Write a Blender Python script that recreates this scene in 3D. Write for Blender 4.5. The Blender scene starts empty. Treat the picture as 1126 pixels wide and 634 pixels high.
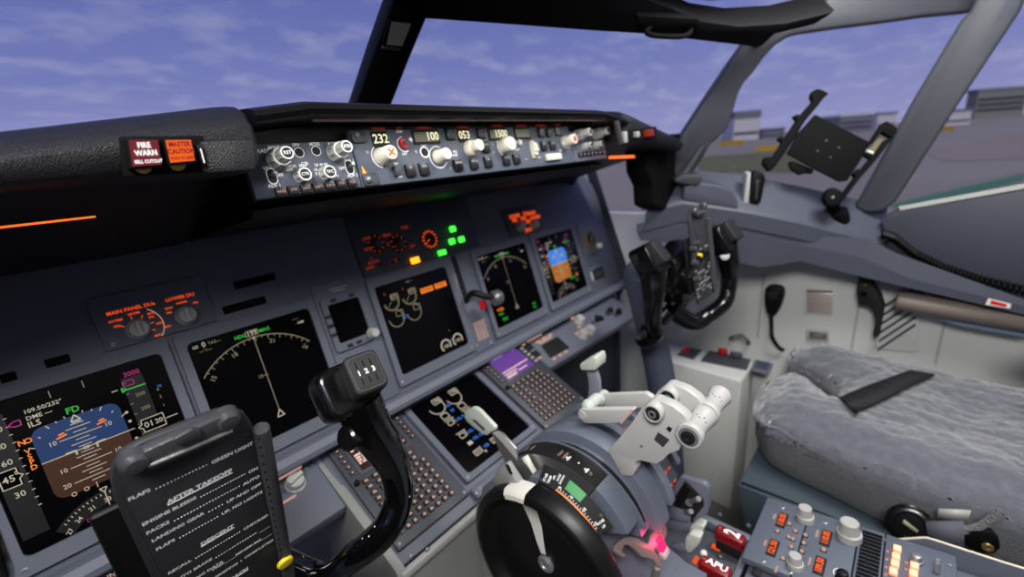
import bpy, bmesh, math, random
from mathutils import Vector, Matrix, noise
random.seed(7)
COL = bpy.context.scene.collection
PI = math.pi
# ---------------------------------------------------------------- survey camera (pixel -> ray in the cockpit)
FPX = 491.37
CAM = Vector((-0.50042, -0.70189, 1.20392))
RR, RD, RF = Vector((0.657548, -0.749884, -0.072835)), Vector((-0.265472, -0.140135, -0.95388)), Vector((0.705093, 0.646557, -0.291219))

def ray(x, y):
    return RR * ((x - 563) / FPX) + RD * ((y - 317) / FPX) + RF

class Fr:
    """a plane in the cockpit: origin, right, up, outward normal"""
    def __init__(s, O, U, V, N=None):
        s.O = Vector(O); s.U = Vector(U).normalized(); V = Vector(V)
        s.V = (V - s.U * V.dot(s.U)).normalized()
        s.N = Vector(N).normalized() if N else s.U.cross(s.V)
    def p(s, u, v, n=0.0):
        return s.O + s.U * u + s.V * v + s.N * n
    def px(s, x, y, n=0.0):
        d = ray(x, y); O = s.O + s.N * n
        P = CAM + d * ((O - CAM).dot(s.N) / d.dot(s.N)) - O
        return (P.dot(s.U), P.dot(s.V))
    def at(s, u, v, n=0.0):
        return Fr(s.p(u, v, n), s.U, s.V, s.N)
    def turned(s, a):
        c, q = math.cos(a), math.sin(a)
        return Fr(s.O, s.U * c + s.V * q, s.V * c - s.U * q, s.N)
def XF(x): return Fr((x, 0, 0), (0, 1, 0), (0, 0, 1))
def YF(y): return Fr((0, y, 0), (1, 0, 0), (0, 0, 1))
def ZF(z): return Fr((0, 0, z), (1, 0, 0), (0, 1, 0))
def pt(x, y, ax, val):
    d = ray(x, y); i = 'xyz'.index(ax)
    return CAM + d * ((val - CAM[i]) / d[i])
def crop(ox, oy, s):
    return lambda a, b: (ox + a / s, oy + b / s)

# ---------------------------------------------------------------- materials
def lin(c):
    return tuple(((v / 255.) / 12.92 if v / 255. <= .04045 else ((v / 255. + .055) / 1.055) ** 2.4) for v in c)
MATS = {}
def mat(name, rgb, rough=.5, metal=0., bump=None, emit=None, es=1., spec=.5, coat=0., var=0., vscale=30., sheen=0., speck=None):
    if name in MATS: return MATS[name]
    m = bpy.data.materials.new(name); m.use_nodes = True; MATS[name] = m
    nt = m.node_tree; b = nt.nodes['Principled BSDF']; L = nt.links.new
    c = (*lin(rgb), 1)
    b.inputs['Base Color'].default_value = c
    b.inputs['Roughness'].default_value = rough; b.inputs['Metallic'].default_value = metal
    b.inputs['Specular IOR Level'].default_value = spec
    b.inputs['Coat Weight'].default_value = coat
    b.inputs['Sheen Weight'].default_value = sheen
    tc = nt.nodes.new('ShaderNodeTexCoord')
    if var:
        n = nt.nodes.new('ShaderNodeTexNoise'); n.inputs['Scale'].default_value = vscale; n.inputs['Detail'].default_value = 4
        L(tc.outputs['Object'], n.inputs['Vector'])
        r = nt.nodes.new('ShaderNodeMix'); r.data_type = 'RGBA'
        r.inputs['A'].default_value = tuple(v * (1 - var) for v in c[:3]) + (1,)
        r.inputs['B'].default_value = tuple(min(1, v * (1 + var)) for v in c[:3]) + (1,)
        L(n.outputs['Fac'], r.inputs['Factor']); L(r.outputs['Result'], b.inputs['Base Color'])
    if speck:
        v = nt.nodes.new('ShaderNodeTexVoronoi'); v.inputs['Scale'].default_value = speck[0]
        L(tc.outputs['Object'], v.inputs['Vector'])
        w = nt.nodes.new('ShaderNodeTexNoise'); w.inputs['Scale'].default_value = speck[0] * .25
        L(tc.outputs['Object'], w.inputs['Vector'])
        k = nt.nodes.new('ShaderNodeMath'); k.operation = 'LESS_THAN'; k.inputs[1].default_value = speck[1]
        L(v.outputs['Distance'], k.inputs[0])
        k2 = nt.nodes.new('ShaderNodeMath'); k2.operation = 'GREATER_THAN'; k2.inputs[1].default_value = speck[2]
        L(w.outputs['Fac'], k2.inputs[0])
        k3 = nt.nodes.new('ShaderNodeMath'); k3.operation = 'MULTIPLY'; L(k.outputs[0], k3.inputs[0]); L(k2.outputs[0], k3.inputs[1])
        r = nt.nodes.new('ShaderNodeMix'); r.data_type = 'RGBA'; r.inputs['A'].default_value = c; r.inputs['B'].default_value = (.75, .75, .75, 1)
        L(k3.outputs[0], r.inputs['Factor']); L(r.outputs['Result'], b.inputs['Base Color'])
    if bump:
        kind, sc, st = bump
        n = nt.nodes.new('ShaderNodeTexVoronoi' if kind == 'voronoi' else 'ShaderNodeTexWave' if kind == 'wave' else 'ShaderNodeTexNoise')
        n.inputs['Scale'].default_value = sc
        if kind == 'noise': n.inputs['Detail'].default_value = 3
        L(tc.outputs['Object'], n.inputs['Vector'])
        bp = nt.nodes.new('ShaderNodeBump'); bp.inputs['Strength'].default_value = st; bp.inputs['Distance'].default_value = .002
        L(n.outputs['Distance' if kind == 'voronoi' else 'Fac'], bp.inputs['Height']); L(bp.outputs['Normal'], b.inputs['Normal'])
    if emit:
        b.inputs['Emission Color'].default_value = (*lin(emit), 1); b.inputs['Emission Strength'].default_value = es
    return m
def glow(name, rgb, es=1.):
    return mat(name, tuple(v * .25 for v in rgb), .4, emit=rgb, es=es)
def glass(name, refl=.03):
    m = bpy.data.materials.new(name); m.use_nodes = True; nt = m.node_tree; nt.nodes.clear(); MATS[name] = m
    o = nt.nodes.new('ShaderNodeOutputMaterial'); t = nt.nodes.new('ShaderNodeBsdfTransparent'); g = nt.nodes.new('ShaderNodeBsdfGlossy')
    g.inputs['Roughness'].default_value = .03; t.inputs['Color'].default_value = (.97, .98, .985, 1)
    x = nt.nodes.new('ShaderNodeMixShader'); x.inputs[0].default_value = refl
    nt.links.new(t.outputs[0], x.inputs[1]); nt.links.new(g.outputs[0], x.inputs[2]); nt.links.new(x.outputs[0], o.inputs[0])
    return m

M = dict(
 panel=mat('panel_blue_grey', (96, 101, 114), .55, bump=('noise', 900, .15), var=.05),
 panel2=mat('panel_grey_dark', (62, 65, 73), .5, bump=('noise', 900, .15), var=.05),
 mcp=mat('mode_panel_grey', (90, 97, 110), .5, bump=('noise', 900, .12), var=.04),
 arc=mat('quadrant_blue_grey', (100, 106, 120), .42, bump=('noise', 700, .1), var=.05),
 navy=mat('kick_panel_navy', (34, 40, 52), .55, var=.06),
 column=mat('column_blue_grey', (66, 73, 90), .5, var=.05),
 leather=mat('padded_black_vinyl', (27, 27, 30), .48, bump=('voronoi', 900, .42)),
 black=mat('black_plastic', (11, 11, 13), .5, spec=.25),
 matt=mat('matt_black', (11, 11, 12), .8, spec=.15),
 gloss=mat('gloss_black', (5, 5, 6), .12, coat=.4, speck=(150, .15, .57)),
 grip=mat('grip_black', (9, 9, 10), .22, coat=.2),
 wheelb=mat('wheel_black', (9, 9, 10), .38),
 rubber=mat('black_rubber', (22, 22, 24), .65, bump=('noise', 600, .2)),
 board=mat('checklist_charcoal', (46, 46, 50), .55, bump=('noise', 1200, .1)),
 clip=mat('dark_clip_metal', (78, 78, 82), .35, .4, bump=('noise', 500, .2)),
 rail=mat('speckled_rail', (62, 62, 66), .6, bump=('noise', 900, .8), var=.3, vscale=700),
 screen=mat('screen_glass', (5, 4, 6), .2, spec=.14),
 knob=mat('knob_grey', (176, 176, 172), .4, var=.05),
 cream=mat('knob_cream', (222, 216, 200), .45),
 cap=mat('knob_cap', (26, 22, 22), .4),
 white=mat('legend_white', (235, 235, 235), .5, emit=(235, 235, 235), es=.12),
 paint=mat('paint_white', (222, 219, 210), .5),
 dark=mat('recess_dark', (10, 10, 11), .7),
 metal=mat('bare_metal', (150, 150, 150), .35, .8, bump=('noise', 300, .1)),
 screw=mat('screw_steel', (150, 155, 160), .4, .6),
 lever=mat('lever_grey_white', (182, 181, 178), .42, var=.03, vscale=60),
 mint=mat('lever_mint_white', (186, 194, 184), .4),
 tan=mat('brake_handle_metal', (128, 120, 114), .45, .35),
 lgrey=mat('stand_light_grey', (138, 139, 137), .5, var=.06, vscale=18),
 lining=mat('lining_warm_grey', (208, 209, 206), .6, bump=('noise', 350, .12), var=.03, vscale=6),
 sill=mat('sill_blue_grey', (74, 78, 91), .5, bump=('noise', 500, .1), var=.05, vscale=12),
 frame=mat('window_frame_grey', (66, 68, 76), .5, var=.05, vscale=14),
 post=mat('window_post_dark', (13, 13, 16), .6, spec=.12, var=.08, vscale=14),
 darkside=mat('side_panel_slate', (54, 57, 69), .55, var=.05, vscale=9),
 floor=mat('cockpit_floor', (92, 88, 82), .7, bump=('noise', 60, .3), var=.18, vscale=10),
 ceil=mat('ceiling_grey', (52, 53, 57), .7),
 sheep=mat('sheepskin_grey', (94, 96, 105), .95, bump=('noise', 300, 1.), var=.30, vscale=70, sheen=.8),
 weave=mat('mesh_fabric', (112, 112, 115), .9, bump=('voronoi', 330, 1.), var=.1, vscale=400),
 belt=mat('belt_webbing', (26, 26, 30), .7, bump=('wave', 240, .3)),
 beltg=mat('belt_grey', (92, 94, 106), .8, bump=('wave', 300, .4)),
 seatmetal=mat('seat_frame_teal_grey', (66, 78, 87), .5, var=.05),
 brass=mat('brass', (190, 160, 100), .35, .8),
 brown=mat('armrest_brown', (122, 110, 102), .5, var=.06),
 red=mat('fire_handle_red', (120, 10, 16), .3, coat=.3),
 redp=mat('red_plastic', (205, 30, 28), .4),
 yellow=mat('yellow_plastic', (232, 208, 30), .4),
 green=mat('green_band', (60, 150, 84), .5),
 oran=glow('orange_glow', (255, 84, 26), .8),
 oranl=glow('orange_edge', (255, 140, 60), .9),
 orandim=glow('orange_dim', (200, 60, 30), .35),
 pink=glow('legend_pink', (255, 200, 180), .45),
 amber=glow('amber_caution', (255, 96, 10), .85),
 firered=glow('fire_warn_red', (150, 24, 44), .45),
 strip=glow('light_strip_orange', (255, 104, 36), 1.8),
 lime=glow('lime_light', (60, 255, 60), 2.2),
 amb2=glow('amber_light', (255, 140, 20), 3.),
 redlit=glow('brake_red_light', (255, 20, 70), 3.),
 lcd=glow('lcd_cream', (255, 250, 205), 1.05),
 lcdoff=mat('lcd_olive', (112, 108, 84), .4),
 segs=glow('radio_orange', (255, 96, 24), 1.1),
 sw=glow('symbol_white', (196, 186, 164), .8),
 sdim=glow('symbol_dim', (150, 140, 112), .55),
 sg=glow('symbol_green', (50, 200, 60), .7),
 sm=glow('symbol_magenta', (190, 40, 130), .6),
 so=glow('symbol_orange', (255, 130, 20), .95),
 sb=glow('symbol_blue', (40, 120, 220), .7),
 tape=glow('tape_grey', (22, 21, 26), .3),
 sky1=glow('attitude_blue', (18, 54, 108), .7),
 gnd1=glow('attitude_brown', (64, 32, 10), .7),
 sky2=glow('attitude_blue_bright', (50, 130, 220), .95),
 gnd2=glow('attitude_brown_bright', (170, 100, 30), .9),
 violet=glow('cdu_violet', (104, 62, 150), .9),
 cdudark=glow('cdu_dark_plum', (44, 10, 22), .8),
 cdutext=glow('cdu_text', (255, 214, 200), .95),
 key=mat('key_black', (26, 26, 28), .4),
 lcy=glow('cdu_cyan', (180, 220, 255), .9),
)

# ---------------------------------------------------------------- mesh builder
_TXT = {}
def text_shape(s, bold=.0):
    k = (s, bold)
    if k not in _TXT:
        cu = bpy.data.curves.new('t', 'FONT'); cu.body = s; cu.size = 1; cu.resolution_u = 2; cu.offset = bold
        cu.align_x = 'CENTER'; cu.align_y = 'CENTER'
        o = bpy.data.objects.new('t', cu); me = o.to_mesh()
        _TXT[k] = ([tuple(v.co[:2]) for v in me.vertices], [tuple(p.vertices) for p in me.polygons])
        o.to_mesh_clear(); bpy.data.objects.remove(o); bpy.data.curves.remove(cu)
    return _TXT[k]

class MB:
    def __init__(s):
        s.bm = bmesh.new(); s.mats = []
    def mi(s, m):
        m = M[m] if isinstance(m, str) else m
        if m not in s.mats: s.mats.append(m)
        return s.mats.index(m)
    def geo(s, vs, fs, m, bev=0, seg=2, smooth=True):
        i = s.mi(m)
        if not bev:
            bv = [s.bm.verts.new(v) for v in vs]
            for f in fs:
                try:
                    q = s.bm.faces.new([bv[k] for k in f]); q.material_index = i; q.smooth = smooth
                except ValueError: pass
            return s
        t = bmesh.new(); bv = [t.verts.new(v) for v in vs]
        for f in fs: t.faces.new([bv[k] for k in f])
        bmesh.ops.recalc_face_normals(t, faces=t.faces)
        ed = [e for e in t.edges if len(e.link_faces) == 2 and e.calc_face_angle(0) > .5]
        bmesh.ops.bevel(t, geom=ed, offset=bev, segments=seg, profile=.5, affect='EDGES', clamp_overlap=True)
        for f in t.faces: f.material_index = i; f.smooth = smooth
        me = bpy.data.meshes.new('tmp'); t.to_mesh(me); t.free(); s.bm.from_mesh(me); bpy.data.meshes.remove(me)
        return s
    def box(s, F, u0, u1, v0, v1, n0, n1, m, bev=0, seg=2):
        return s.prism(F, [(u0, v0), (u1, v0), (u1, v1), (u0, v1)], n0, n1, m, bev, seg)
    def prism(s, F, pts, n0, n1, m, bev=0, seg=2):
        k = len(pts)
        vs = [F.p(u, v, n0) for u, v in pts] + [F.p(u, v, n1) for u, v in pts]
        fs = [tuple(range(k))[::-1], tuple(range(k, 2 * k))] + [(i, (i + 1) % k, k + (i + 1) % k, k + i) for i in range(k)]
        return s.geo(vs, fs, m, bev, seg)
    def flat(s, F, pts, n, m):
        return s.geo([F.p(u, v, n) for u, v in pts], [tuple(range(len(pts)))], m)
    def line(s, F, a, b, w, n, m):
        a = Vector(a); b = Vector(b); d = b - a
        if d.length < 1e-9: return s
        q = Vector((-d.y, d.x)).normalized() * (w / 2)
        return s.flat(F, [tuple(a + q), tuple(a - q), tuple(b - q), tuple(b + q)], n, m)
    def poly_line(s, F, pts, w, n, m, closed=False):
        for i in range(len(pts) - (0 if closed else 1)): s.line(F, pts[i], pts[(i + 1) % len(pts)], w, n, m)
        return s
    def arc(s, F, cu, cv, r0, r1, a0, a1, n, m, k=24):
        vs, fs = [], []
        for i in range(k + 1):
            a = math.radians(a0 + (a1 - a0) * i / k)
            vs += [F.p(cu + r * math.cos(a), cv + r * math.sin(a), n) for r in (r0, r1)]
            if i: fs.append((2 * i - 2, 2 * i - 1, 2 * i + 1, 2 * i))
        return s.geo(vs, fs, m)
    def disc(s, F, cu, cv, r, n, m, k=20):
        return s.flat(F, [(cu + r * math.cos(2 * PI * i / k), cv + r * math.sin(2 * PI * i / k)) for i in range(k)], n, m)
    def arcwall(s, F, cu, cv, r0, r1, a0, a1, n0, n1, m, k=32, bev=0):
        """a thick curved band: annulus sector extruded along the normal"""
        vs, fs = [], []
        for i in range(k + 1):
            a = math.radians(a0 + (a1 - a0) * i / k)
            for r, n in ((r0, n0), (r1, n0), (r1, n1), (r0, n1)):
                vs.append(F.p(cu + r * math.cos(a), cv + r * math.sin(a), n))
            if i:
                o = 4 * (i - 1); q = 4 * i
                for j in range(4): fs.append((o + j, o + (j + 1) % 4, q + (j + 1) % 4, q + j))
        fs += [(0, 1, 2, 3), (4 * k, 4 * k + 3, 4 * k + 2, 4 * k + 1)]
        return s.geo(vs, fs, m, bev)
    def text(s, F, u, v, t, h, n, m, rot=0, bold=.0, sx=1.):
        vs, fs = text_shape(t, bold); c, q = math.cos(rot), math.sin(rot)
        h = h * 1.4
        return s.geo([F.p(u + (x * sx * c - y * q) * h, v + (x * sx * q + y * c) * h, n) for x, y in vs], fs, m)
    def lathe(s, P, axis, prof, m, k=20, m2=None):
        """rings (radius, distance along the axis)"""
        a = Vector(axis).normalized(); b = a.orthogonal().normalized(); c = a.cross(b); P = Vector(P)
        vs, fs = [], []
        for r, h in prof:
            vs += [P + a * h + (b * math.cos(2 * PI * i / k) + c * math.sin(2 * PI * i / k)) * max(r, 1e-5) for i in range(k)]
        for j in range(len(prof) - 1):
            for i in range(k): fs.append((j * k + i, j * k + (i + 1) % k, (j + 1) * k + (i + 1) % k, (j + 1) * k + i))
        fs.append(tuple(range(k))[::-1]); n = (len(prof) - 1) * k; fs.append(tuple(range(n, n + k)))
        return s.geo(vs, fs, m)
    def cyl(s, a, b, r, m, k=18, r2=None, ch=0):
        a = Vector(a); b = Vector(b); L = (b - a).length; r2 = r if r2 is None else r2
        pr = [(r - ch, 0), (r, ch), (r2, L - ch), (r2 - ch, L)] if ch else [(r, 0), (r2, L)]
        return s.lathe(a, b - a, pr, m, k)
    def ball(s, c, r, m, k=16, sq=(1, 1, 1)):
        vs, fs = [], []
        c = Vector(c); h = k // 2
        for j in range(h + 1):
            th = PI * j / h
            for i in range(k):
                ph = 2 * PI * i / k
                vs.append(c + Vector((r * sq[0] * math.sin(th) * math.cos(ph), r * sq[1] * math.sin(th) * math.sin(ph), r * sq[2] * math.cos(th))))
        for j in range(h):
            for i in range(k): fs.append((j * k + i, (j + 1) * k + i, (j + 1) * k + (i + 1) % k, j * k + (i + 1) % k))
        i = s.mi(m); t = bmesh.new(); bv = [t.verts.new(v) for v in vs]
        for f in fs: t.faces.new([bv[q] for q in f])
        bmesh.ops.remove_doubles(t, verts=t.verts, dist=r * 1e-3)
        for f in t.faces: f.material_index = i; f.smooth = True
        me = bpy.data.meshes.new('tmp'); t.to_mesh(me); t.free(); s.bm.from_mesh(me); bpy.data.meshes.remove(me)
        return s
    def tube(s, pts, r, m, k=14, sub=6, flat=1.):
        """round bar along a smooth curve; r is one radius or one per point"""
        P = [Vector(p) for p in pts]; R = list(r) if isinstance(r, (list, tuple)) else [r] * len(P)
        Q, S = [], []
        for i in range(len(P) - 1):
            p0, p1, p2, p3 = P[max(i - 1, 0)], P[i], P[i + 1], P[min(i + 2, len(P) - 1)]
            for j in range(sub):
                t = j / sub
                Q.append(.5 * ((2 * p1) + (p2 - p0) * t + (2 * p0 - 5 * p1 + 4 * p2 - p3) * t * t + (3 * p1 - p0 - 3 * p2 + p3) * t ** 3))
                S.append(R[i] * (1 - t) + R[i + 1] * t)
        Q.append(P[-1]); S.append(R[-1])
        T = (Q[1] - Q[0]).normalized(); b = T.orthogonal().normalized()
        vs, fs = [], []
        for i, q in enumerate(Q):
            T = (Q[min(i + 1, len(Q) - 1)] - Q[max(i - 1, 0)]).normalized()
            b = (b - T * b.dot(T)).normalized(); c = T.cross(b)
            vs += [q + (b * math.cos(2 * PI * j / k) + c * math.sin(2 * PI * j / k) * flat) * S[i] for j in range(k)]
            if i:
                for j in range(k): fs.append(((i - 1) * k + j, (i - 1) * k + (j + 1) % k, i * k + (j + 1) % k, i * k + j))
        fs.append(tuple(range(k))[::-1]); n = (len(Q) - 1) * k; fs.append(tuple(range(n, n + k)))
        return s.geo(vs, fs, m)
    def loft(s, rows, m, close=False, caps=False, smooth=True):
        k = len(rows[0]); vs = [p for r in rows for p in r]; fs = []
        for j in range(len(rows) - 1):
            for i in range(k if close else k - 1):
                fs.append((j * k + i, j * k + (i + 1) % k, (j + 1) * k + (i + 1) % k, (j + 1) * k + i))
        if caps: fs += [tuple(range(k))[::-1], tuple(range((len(rows) - 1) * k, len(rows) * k))]
        return s.geo(vs, fs, m, smooth=smooth)
    def mesh(s, name, off):
        bmesh.ops.recalc_face_normals(s.bm, faces=s.bm.faces)
        bmesh.ops.translate(s.bm, vec=-Vector(off), verts=s.bm.verts)
        me = bpy.data.meshes.new(name); s.bm.to_mesh(me); s.bm.free()
        for m in s.mats: me.materials.append(m)
        try: me.set_sharp_from_angle(angle=math.radians(38))
        except Exception: pass
        return me
    def build(s, name, parent=None, label=None, cat=None, group=None, kind=None):
        vs = [v.co for v in s.bm.verts]
        lo = [min(v[i] for v in vs) for i in range(3)]; hi = [max(v[i] for v in vs) for i in range(3)]
        c = Vector([(lo[i] + hi[i]) / 2 for i in range(3)])
        if parent is None: c.z = lo[2]
        o = bpy.data.objects.new(name, s.mesh(name, c)); COL.objects.link(o)
        if parent is not None:
            o.parent = parent; o.location = c - WL[parent.name]
        else: o.location = c
        WL[o.name] = c
        return tag(o, label, cat, group, kind)
WL = {}
def tag(o, label=None, cat=None, group=None, kind=None):
    if label: o['label'] = label
    if cat: o['category'] = cat
    if group: o['group'] = group
    if kind: o['kind'] = kind
    return o
def thing(name, label, cat, loc, group=None):
    o = bpy.data.objects.new(name, None); COL.objects.link(o); o.empty_display_size = .02
    o.location = loc; WL[o.name] = Vector(loc)
    return tag(o, label, cat, group)
def dup_part(o, parent, delta):
    """a copy of a part, moved by delta"""
    c = o.copy(); COL.objects.link(c); c.parent = parent
    w = WL[o.name] + Vector(delta); c.location = w - WL[parent.name]; WL[c.name] = w
    return c
def rr(u0, u1, v0, v1, r, k=5):
    """rounded rectangle outline"""
    o = []
    for cu, cv, a in ((u1 - r, v1 - r, 0), (u0 + r, v1 - r, 90), (u0 + r, v0 + r, 180), (u1 - r, v0 + r, 270)):
        o += [(cu + r * math.cos(math.radians(a + 90 * i / k)), cv + r * math.sin(math.radians(a + 90 * i / k))) for i in range(k + 1)]
    return o
def ring_plate(mb, F, outer, inner, n0, n1, m, chamfer=.0):
    """frame with a hole: outer and inner outlines of equal length"""
    k = len(outer); vs, fs = [], []
    rows = [(outer, n0), (outer, n1 - chamfer), ([(a[0] * (1 - .015) + b[0] * .015, a[1] * .985 + b[1] * .015) for a, b in zip(outer, inner)], n1), ([(a[0] * .03 + b[0] * .97, a[1] * .03 + b[1] * .97) for a, b in zip(outer, inner)], n1), (inner, n1 - chamfer), (inner, n0)]
    for pts, n in rows: vs += [F.p(u, v, n) for u, v in pts]
    for j in range(len(rows) - 1):
        for i in range(k): fs.append((j * k + i, j * k + (i + 1) % k, (j + 1) * k + (i + 1) % k, (j + 1) * k + i))
    mb.geo(vs, fs, m)
TILT = math.radians(17)
MIP = Fr((0, 0, .90), (1, 0, 0), (0, math.sin(TILT), math.cos(TILT)))
BAY = Fr((0, -.107, .709), (1, 0, 0), (0, .897, .441))
MCPT = math.radians(11.3)
MCP = Fr((0, -.225, 1.177), (1, 0, 0), (0, math.sin(MCPT), math.cos(MCPT)))
# ================================================================= THE SETTING
def plane3(a, b, c):
    a, b, c = Vector(a), Vector(b), Vector(c)
    return Fr(a, b - a, c - a)
W1 = plane3((0, .08, 1.31), (.75, -.25, 1.12), (0, -.07, 1.44))
W2 = plane3((.75, -.25, 1.12), (.98, -.60, 1.01), (.80, -.38, 1.42))
W3 = plane3((.98, -.62, 1.01), (1.0, -1.30, 1.05), (.90, -.80, 1.42))
def P(F, *q, n=0.): return [F.px(x, y, n) for x, y in q]

def struct(mb, name): return mb.build(name, kind='structure')
# glazing
def pane(F, pts, name, lab=None):
    mb = MB(); mb.prism(F, pts, -.014, -.008, MATS.get('window_glass') or glass('window_glass'))
    return struct(mb, name)
pane(W1, P(W1, (415, 122), (462, -25), (700, 5), (830, 30), (752, 185), (650, 185)), 'window_1')
pane(W1, P(W1, (-330, 150), (-200, -120), (440, -60), (395, 122)), 'window_2')
pane(W2, P(W2, (757, 194), (800, 90), (850, 35), (1080, 0), (948, 226), (800, 205)), 'window_3')
pane(W3, P(W3, (978, 235), (1112, -8), (1500, -60), (1500, 160)), 'window_4')
# centre post between the two windshields
mb = MB(); mb.prism(W1, P(W1, (378, 135), (385, 113), (404, 55), (432, -25), (490, -50), (466, 3), (447, 50), (428, 100), (417, 135)), -.02, .045, 'post', .006)
struct(mb, 'trim_1')
# dark header beam over the windshield
mb = MB(); mb.prism(W1, P(W1, (420, -30), (455, 2), (520, 7), (569, 11), (640, 17), (697, 21), (760, 29), (823, 37), (838, 22), (880, 12), (905, -4), (850, 9), (800, 12), (760, 6), (720, -12), (640, -40), (440, -90)), -.015, .05, 'post', .006)
struct(mb, 'trim_2')
# grey post and header of the sliding side window, one casting
mb = MB(); mb.prism(W2, P(W2, (748, 146), (775, 105), (800, 68), (823, 36), (850, 22), (893, 14), (905, -2), (960, -25), (1100, -60), (1064, 15), (1010, 20), (965, 26.5), (920, 32), (878, 38), (862, 42), (848, 51), (836, 64), (826, 78), (814, 92), (808, 104), (803, 122), (797, 140), (788, 150), (778, 158), (768, 176), (757, 192), (747, 205), (728, 192)), -.012, .03, 'frame', .008, 3)
struct(mb, 'trim_3')
# sloping post between the two side windows
mb = MB(); F = plane3(pt(950, 220, 'x', .965), pt(985, 222, 'x', .965), pt(1090, 0, 'x', .93))
mb.prism(F, P(F, (940, 226), (1002, 113), (1057, 22), (1066, 14), (1078, -14), (1100, -60), (1150, -60), (1122, 12), (1052, 117), (985, 221), (970, 232), (952, 233)), -.03, .012, 'frame', .008, 3)
struct(mb, 'trim_4')
# sill ledge under the sliding window: flat top, front lip and drop face, each with its own crisp edge
def row(F_or_x, *q):
    return [F_or_x.p(*F_or_x.px(x, y)) if isinstance(F_or_x, Fr) else pt(x, y, 'x', F_or_x) for x, y in q]
def rw(n, *q): return [W2.p(*W2.px(x, y, n), n) for x, y in q]
mb = MB()
r0 = rw(-.005, (732, 197), (768, 187), (825, 194), (890, 207), (944, 220), (976, 229))
r1 = rw(.075, (712, 229), (752, 220), (820, 230), (880, 241), (940, 256), (972, 264))
r2 = rw(.081, (710, 234), (751, 224), (820, 234), (880, 246), (939, 261), (969, 268))
r3 = rw(.078, (708, 254), (750, 243), (820, 251), (880, 263), (930, 275), (947, 279))
for a_, b_ in ((r0, r1), (r1, r2), (r2, r3)): mb.loft([a_, b_], 'sill')
mb.loft([[r1[-1], r2[-1], r3[-1]], [v - W2.N * .09 + Vector((0, -.005, 0)) for v in (r1[-1], r2[-1], r3[-1])]], 'sill')
struct(mb, 'trim_5')
# raised casting on the forward half of the ledge
mb = MB(); F = W2.at(0, 0, .078)
mb.prism(F, P(F, (750, 221), (752, 206), (766, 200), (790, 203), (805, 209), (812, 222), (812, 231), (782, 226)), -.055, 0, 'sill', .006, 3)
struct(mb, 'trim_10')
# the lower blue-grey band under the ledge
mb = MB()
def low(n, x, q): return rw(n, *[p_ for p_ in q if p_[0] < 900]) + row(x, *[p_ for p_ in q if p_[0] >= 900])
u0 = low(.070, .893, ((700, 246), (762, 238), (820, 247), (880, 259), (955, 262), (985, 278), (1140, 334)))
u1 = low(.073, .890, ((700, 254), (762, 246), (820, 256), (880, 269), (948, 283), (1000, 306), (1140, 340)))
u2 = low(.070, .893, ((704, 264), (757, 270), (800, 286), (838, 294), (880, 287), (943, 303), (1140, 349)))
mb.loft([u0, u1], 'sill'); mb.loft([u1, u2], 'sill'); mb.loft([u2, [Vector((max(v.x + .02, .998), v.y, v.z)) for v in u2]], 'sill')
struct(mb, 'trim_6')
# big slate panel under the aft side window
mb = MB(); F = XF(.95)
mb.prism(F, P(F, (968, 240), (988, 229), (1126, 204), (1300, 180), (1300, 400), (1126, 352), (1000, 316), (972, 296), (975, 262)), -.012, .012, 'darkside', .006)
struct(mb, 'trim_7')
mb = MB(); F = XF(.937); mb.prism(F, P(F, (988, 227), (1126, 202), (1300, 176), (1300, 180), (1126, 207), (990, 231)), -.002, .004, 'knob')
struct(mb, 'trim_8')
# side wall lining, forward wall lining, floor, ceiling
mb = MB(); mb.box(XF(1.0), -1.9, .50, 0, .96, 0, .03, 'lining'); struct(mb, 'wall_right')
mb = MB(); mb.box(YF(.50), -1.0, 1.03, 0, 1.05, -.03, 0, 'lining'); struct(mb, 'wall_front')
mb = MB(); mb.box(XF(-1.03), -1.9, .50, 0, 1.05, 0, .03, 'ceil'); mb.box(XF(-1.03), -1.9, -.80, 1.05, 1.9, 0, .03, 'ceil'); mb.box(XF(-1.03), -.80, .1, 1.46, 1.9, 0, .03, 'ceil'); struct(mb, 'wall_left')
mb = MB(); mb.box(XF(-1.02), -.80, .1, 1.05, 1.46, 0, .006, 'window_glass' if False else MATS['window_glass']); struct(mb, 'window_5')
mb = MB(); mb.box(XF(1.0), -1.9, -1.32, .96, 1.9, 0, .03, 'lining'); struct(mb, 'wall_right_upper')
mb = MB(); mb.box(YF(-1.9), -1.03, 1.03, 0, 1.9, 0, .03, 'ceil'); struct(mb, 'wall_rear')
mb = MB(); mb.box(ZF(0), -1.03, 1.03, -1.93, .53, -.03, 0, 'floor'); struct(mb, 'floor')
mb = MB()
prof = [(-.10, 1.475), (-.42, 1.478), (-.52, 1.60), (-.62, 1.80), (-1.93, 1.84)]
rows = []
for y, z, hw in ((-.16, 1.478, .60), (-.36, 1.482, .70), (-.46, 1.50, .80), (-.54, 1.62, .98), (-.62, 1.80, 1.03), (-1.93, 1.84, 1.03)):
    rows.append([Vector((hw * t, y - (.16 * abs(t) ** 1.5 if y > -.4 else 0), z)) for t in (-1, -.7, -.35, 0, .35, .7, 1)])
mb.loft(rows, 'ceil'); o = struct(mb, 'ceiling'); md = o.modifiers.new('thickness', 'SOLIDIFY'); md.thickness = .02; md.offset = 1
# lining trim: access-panel seams and floor edge on the right wall
mb = MB(); F = XF(.9995)
for a, b in (((840, 300), (838, 372)), ((950, 300), (946, 398)), ((1042, 340), (1040, 402))):
    u0, v0 = F.px(*a); u1, v1 = F.px(*b); mb.box(F, u0 - .003, u0 + .003, min(v0, v1), max(v0, v1), -.002, .004, 'knob')
struct(mb, 'trim_9')

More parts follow.
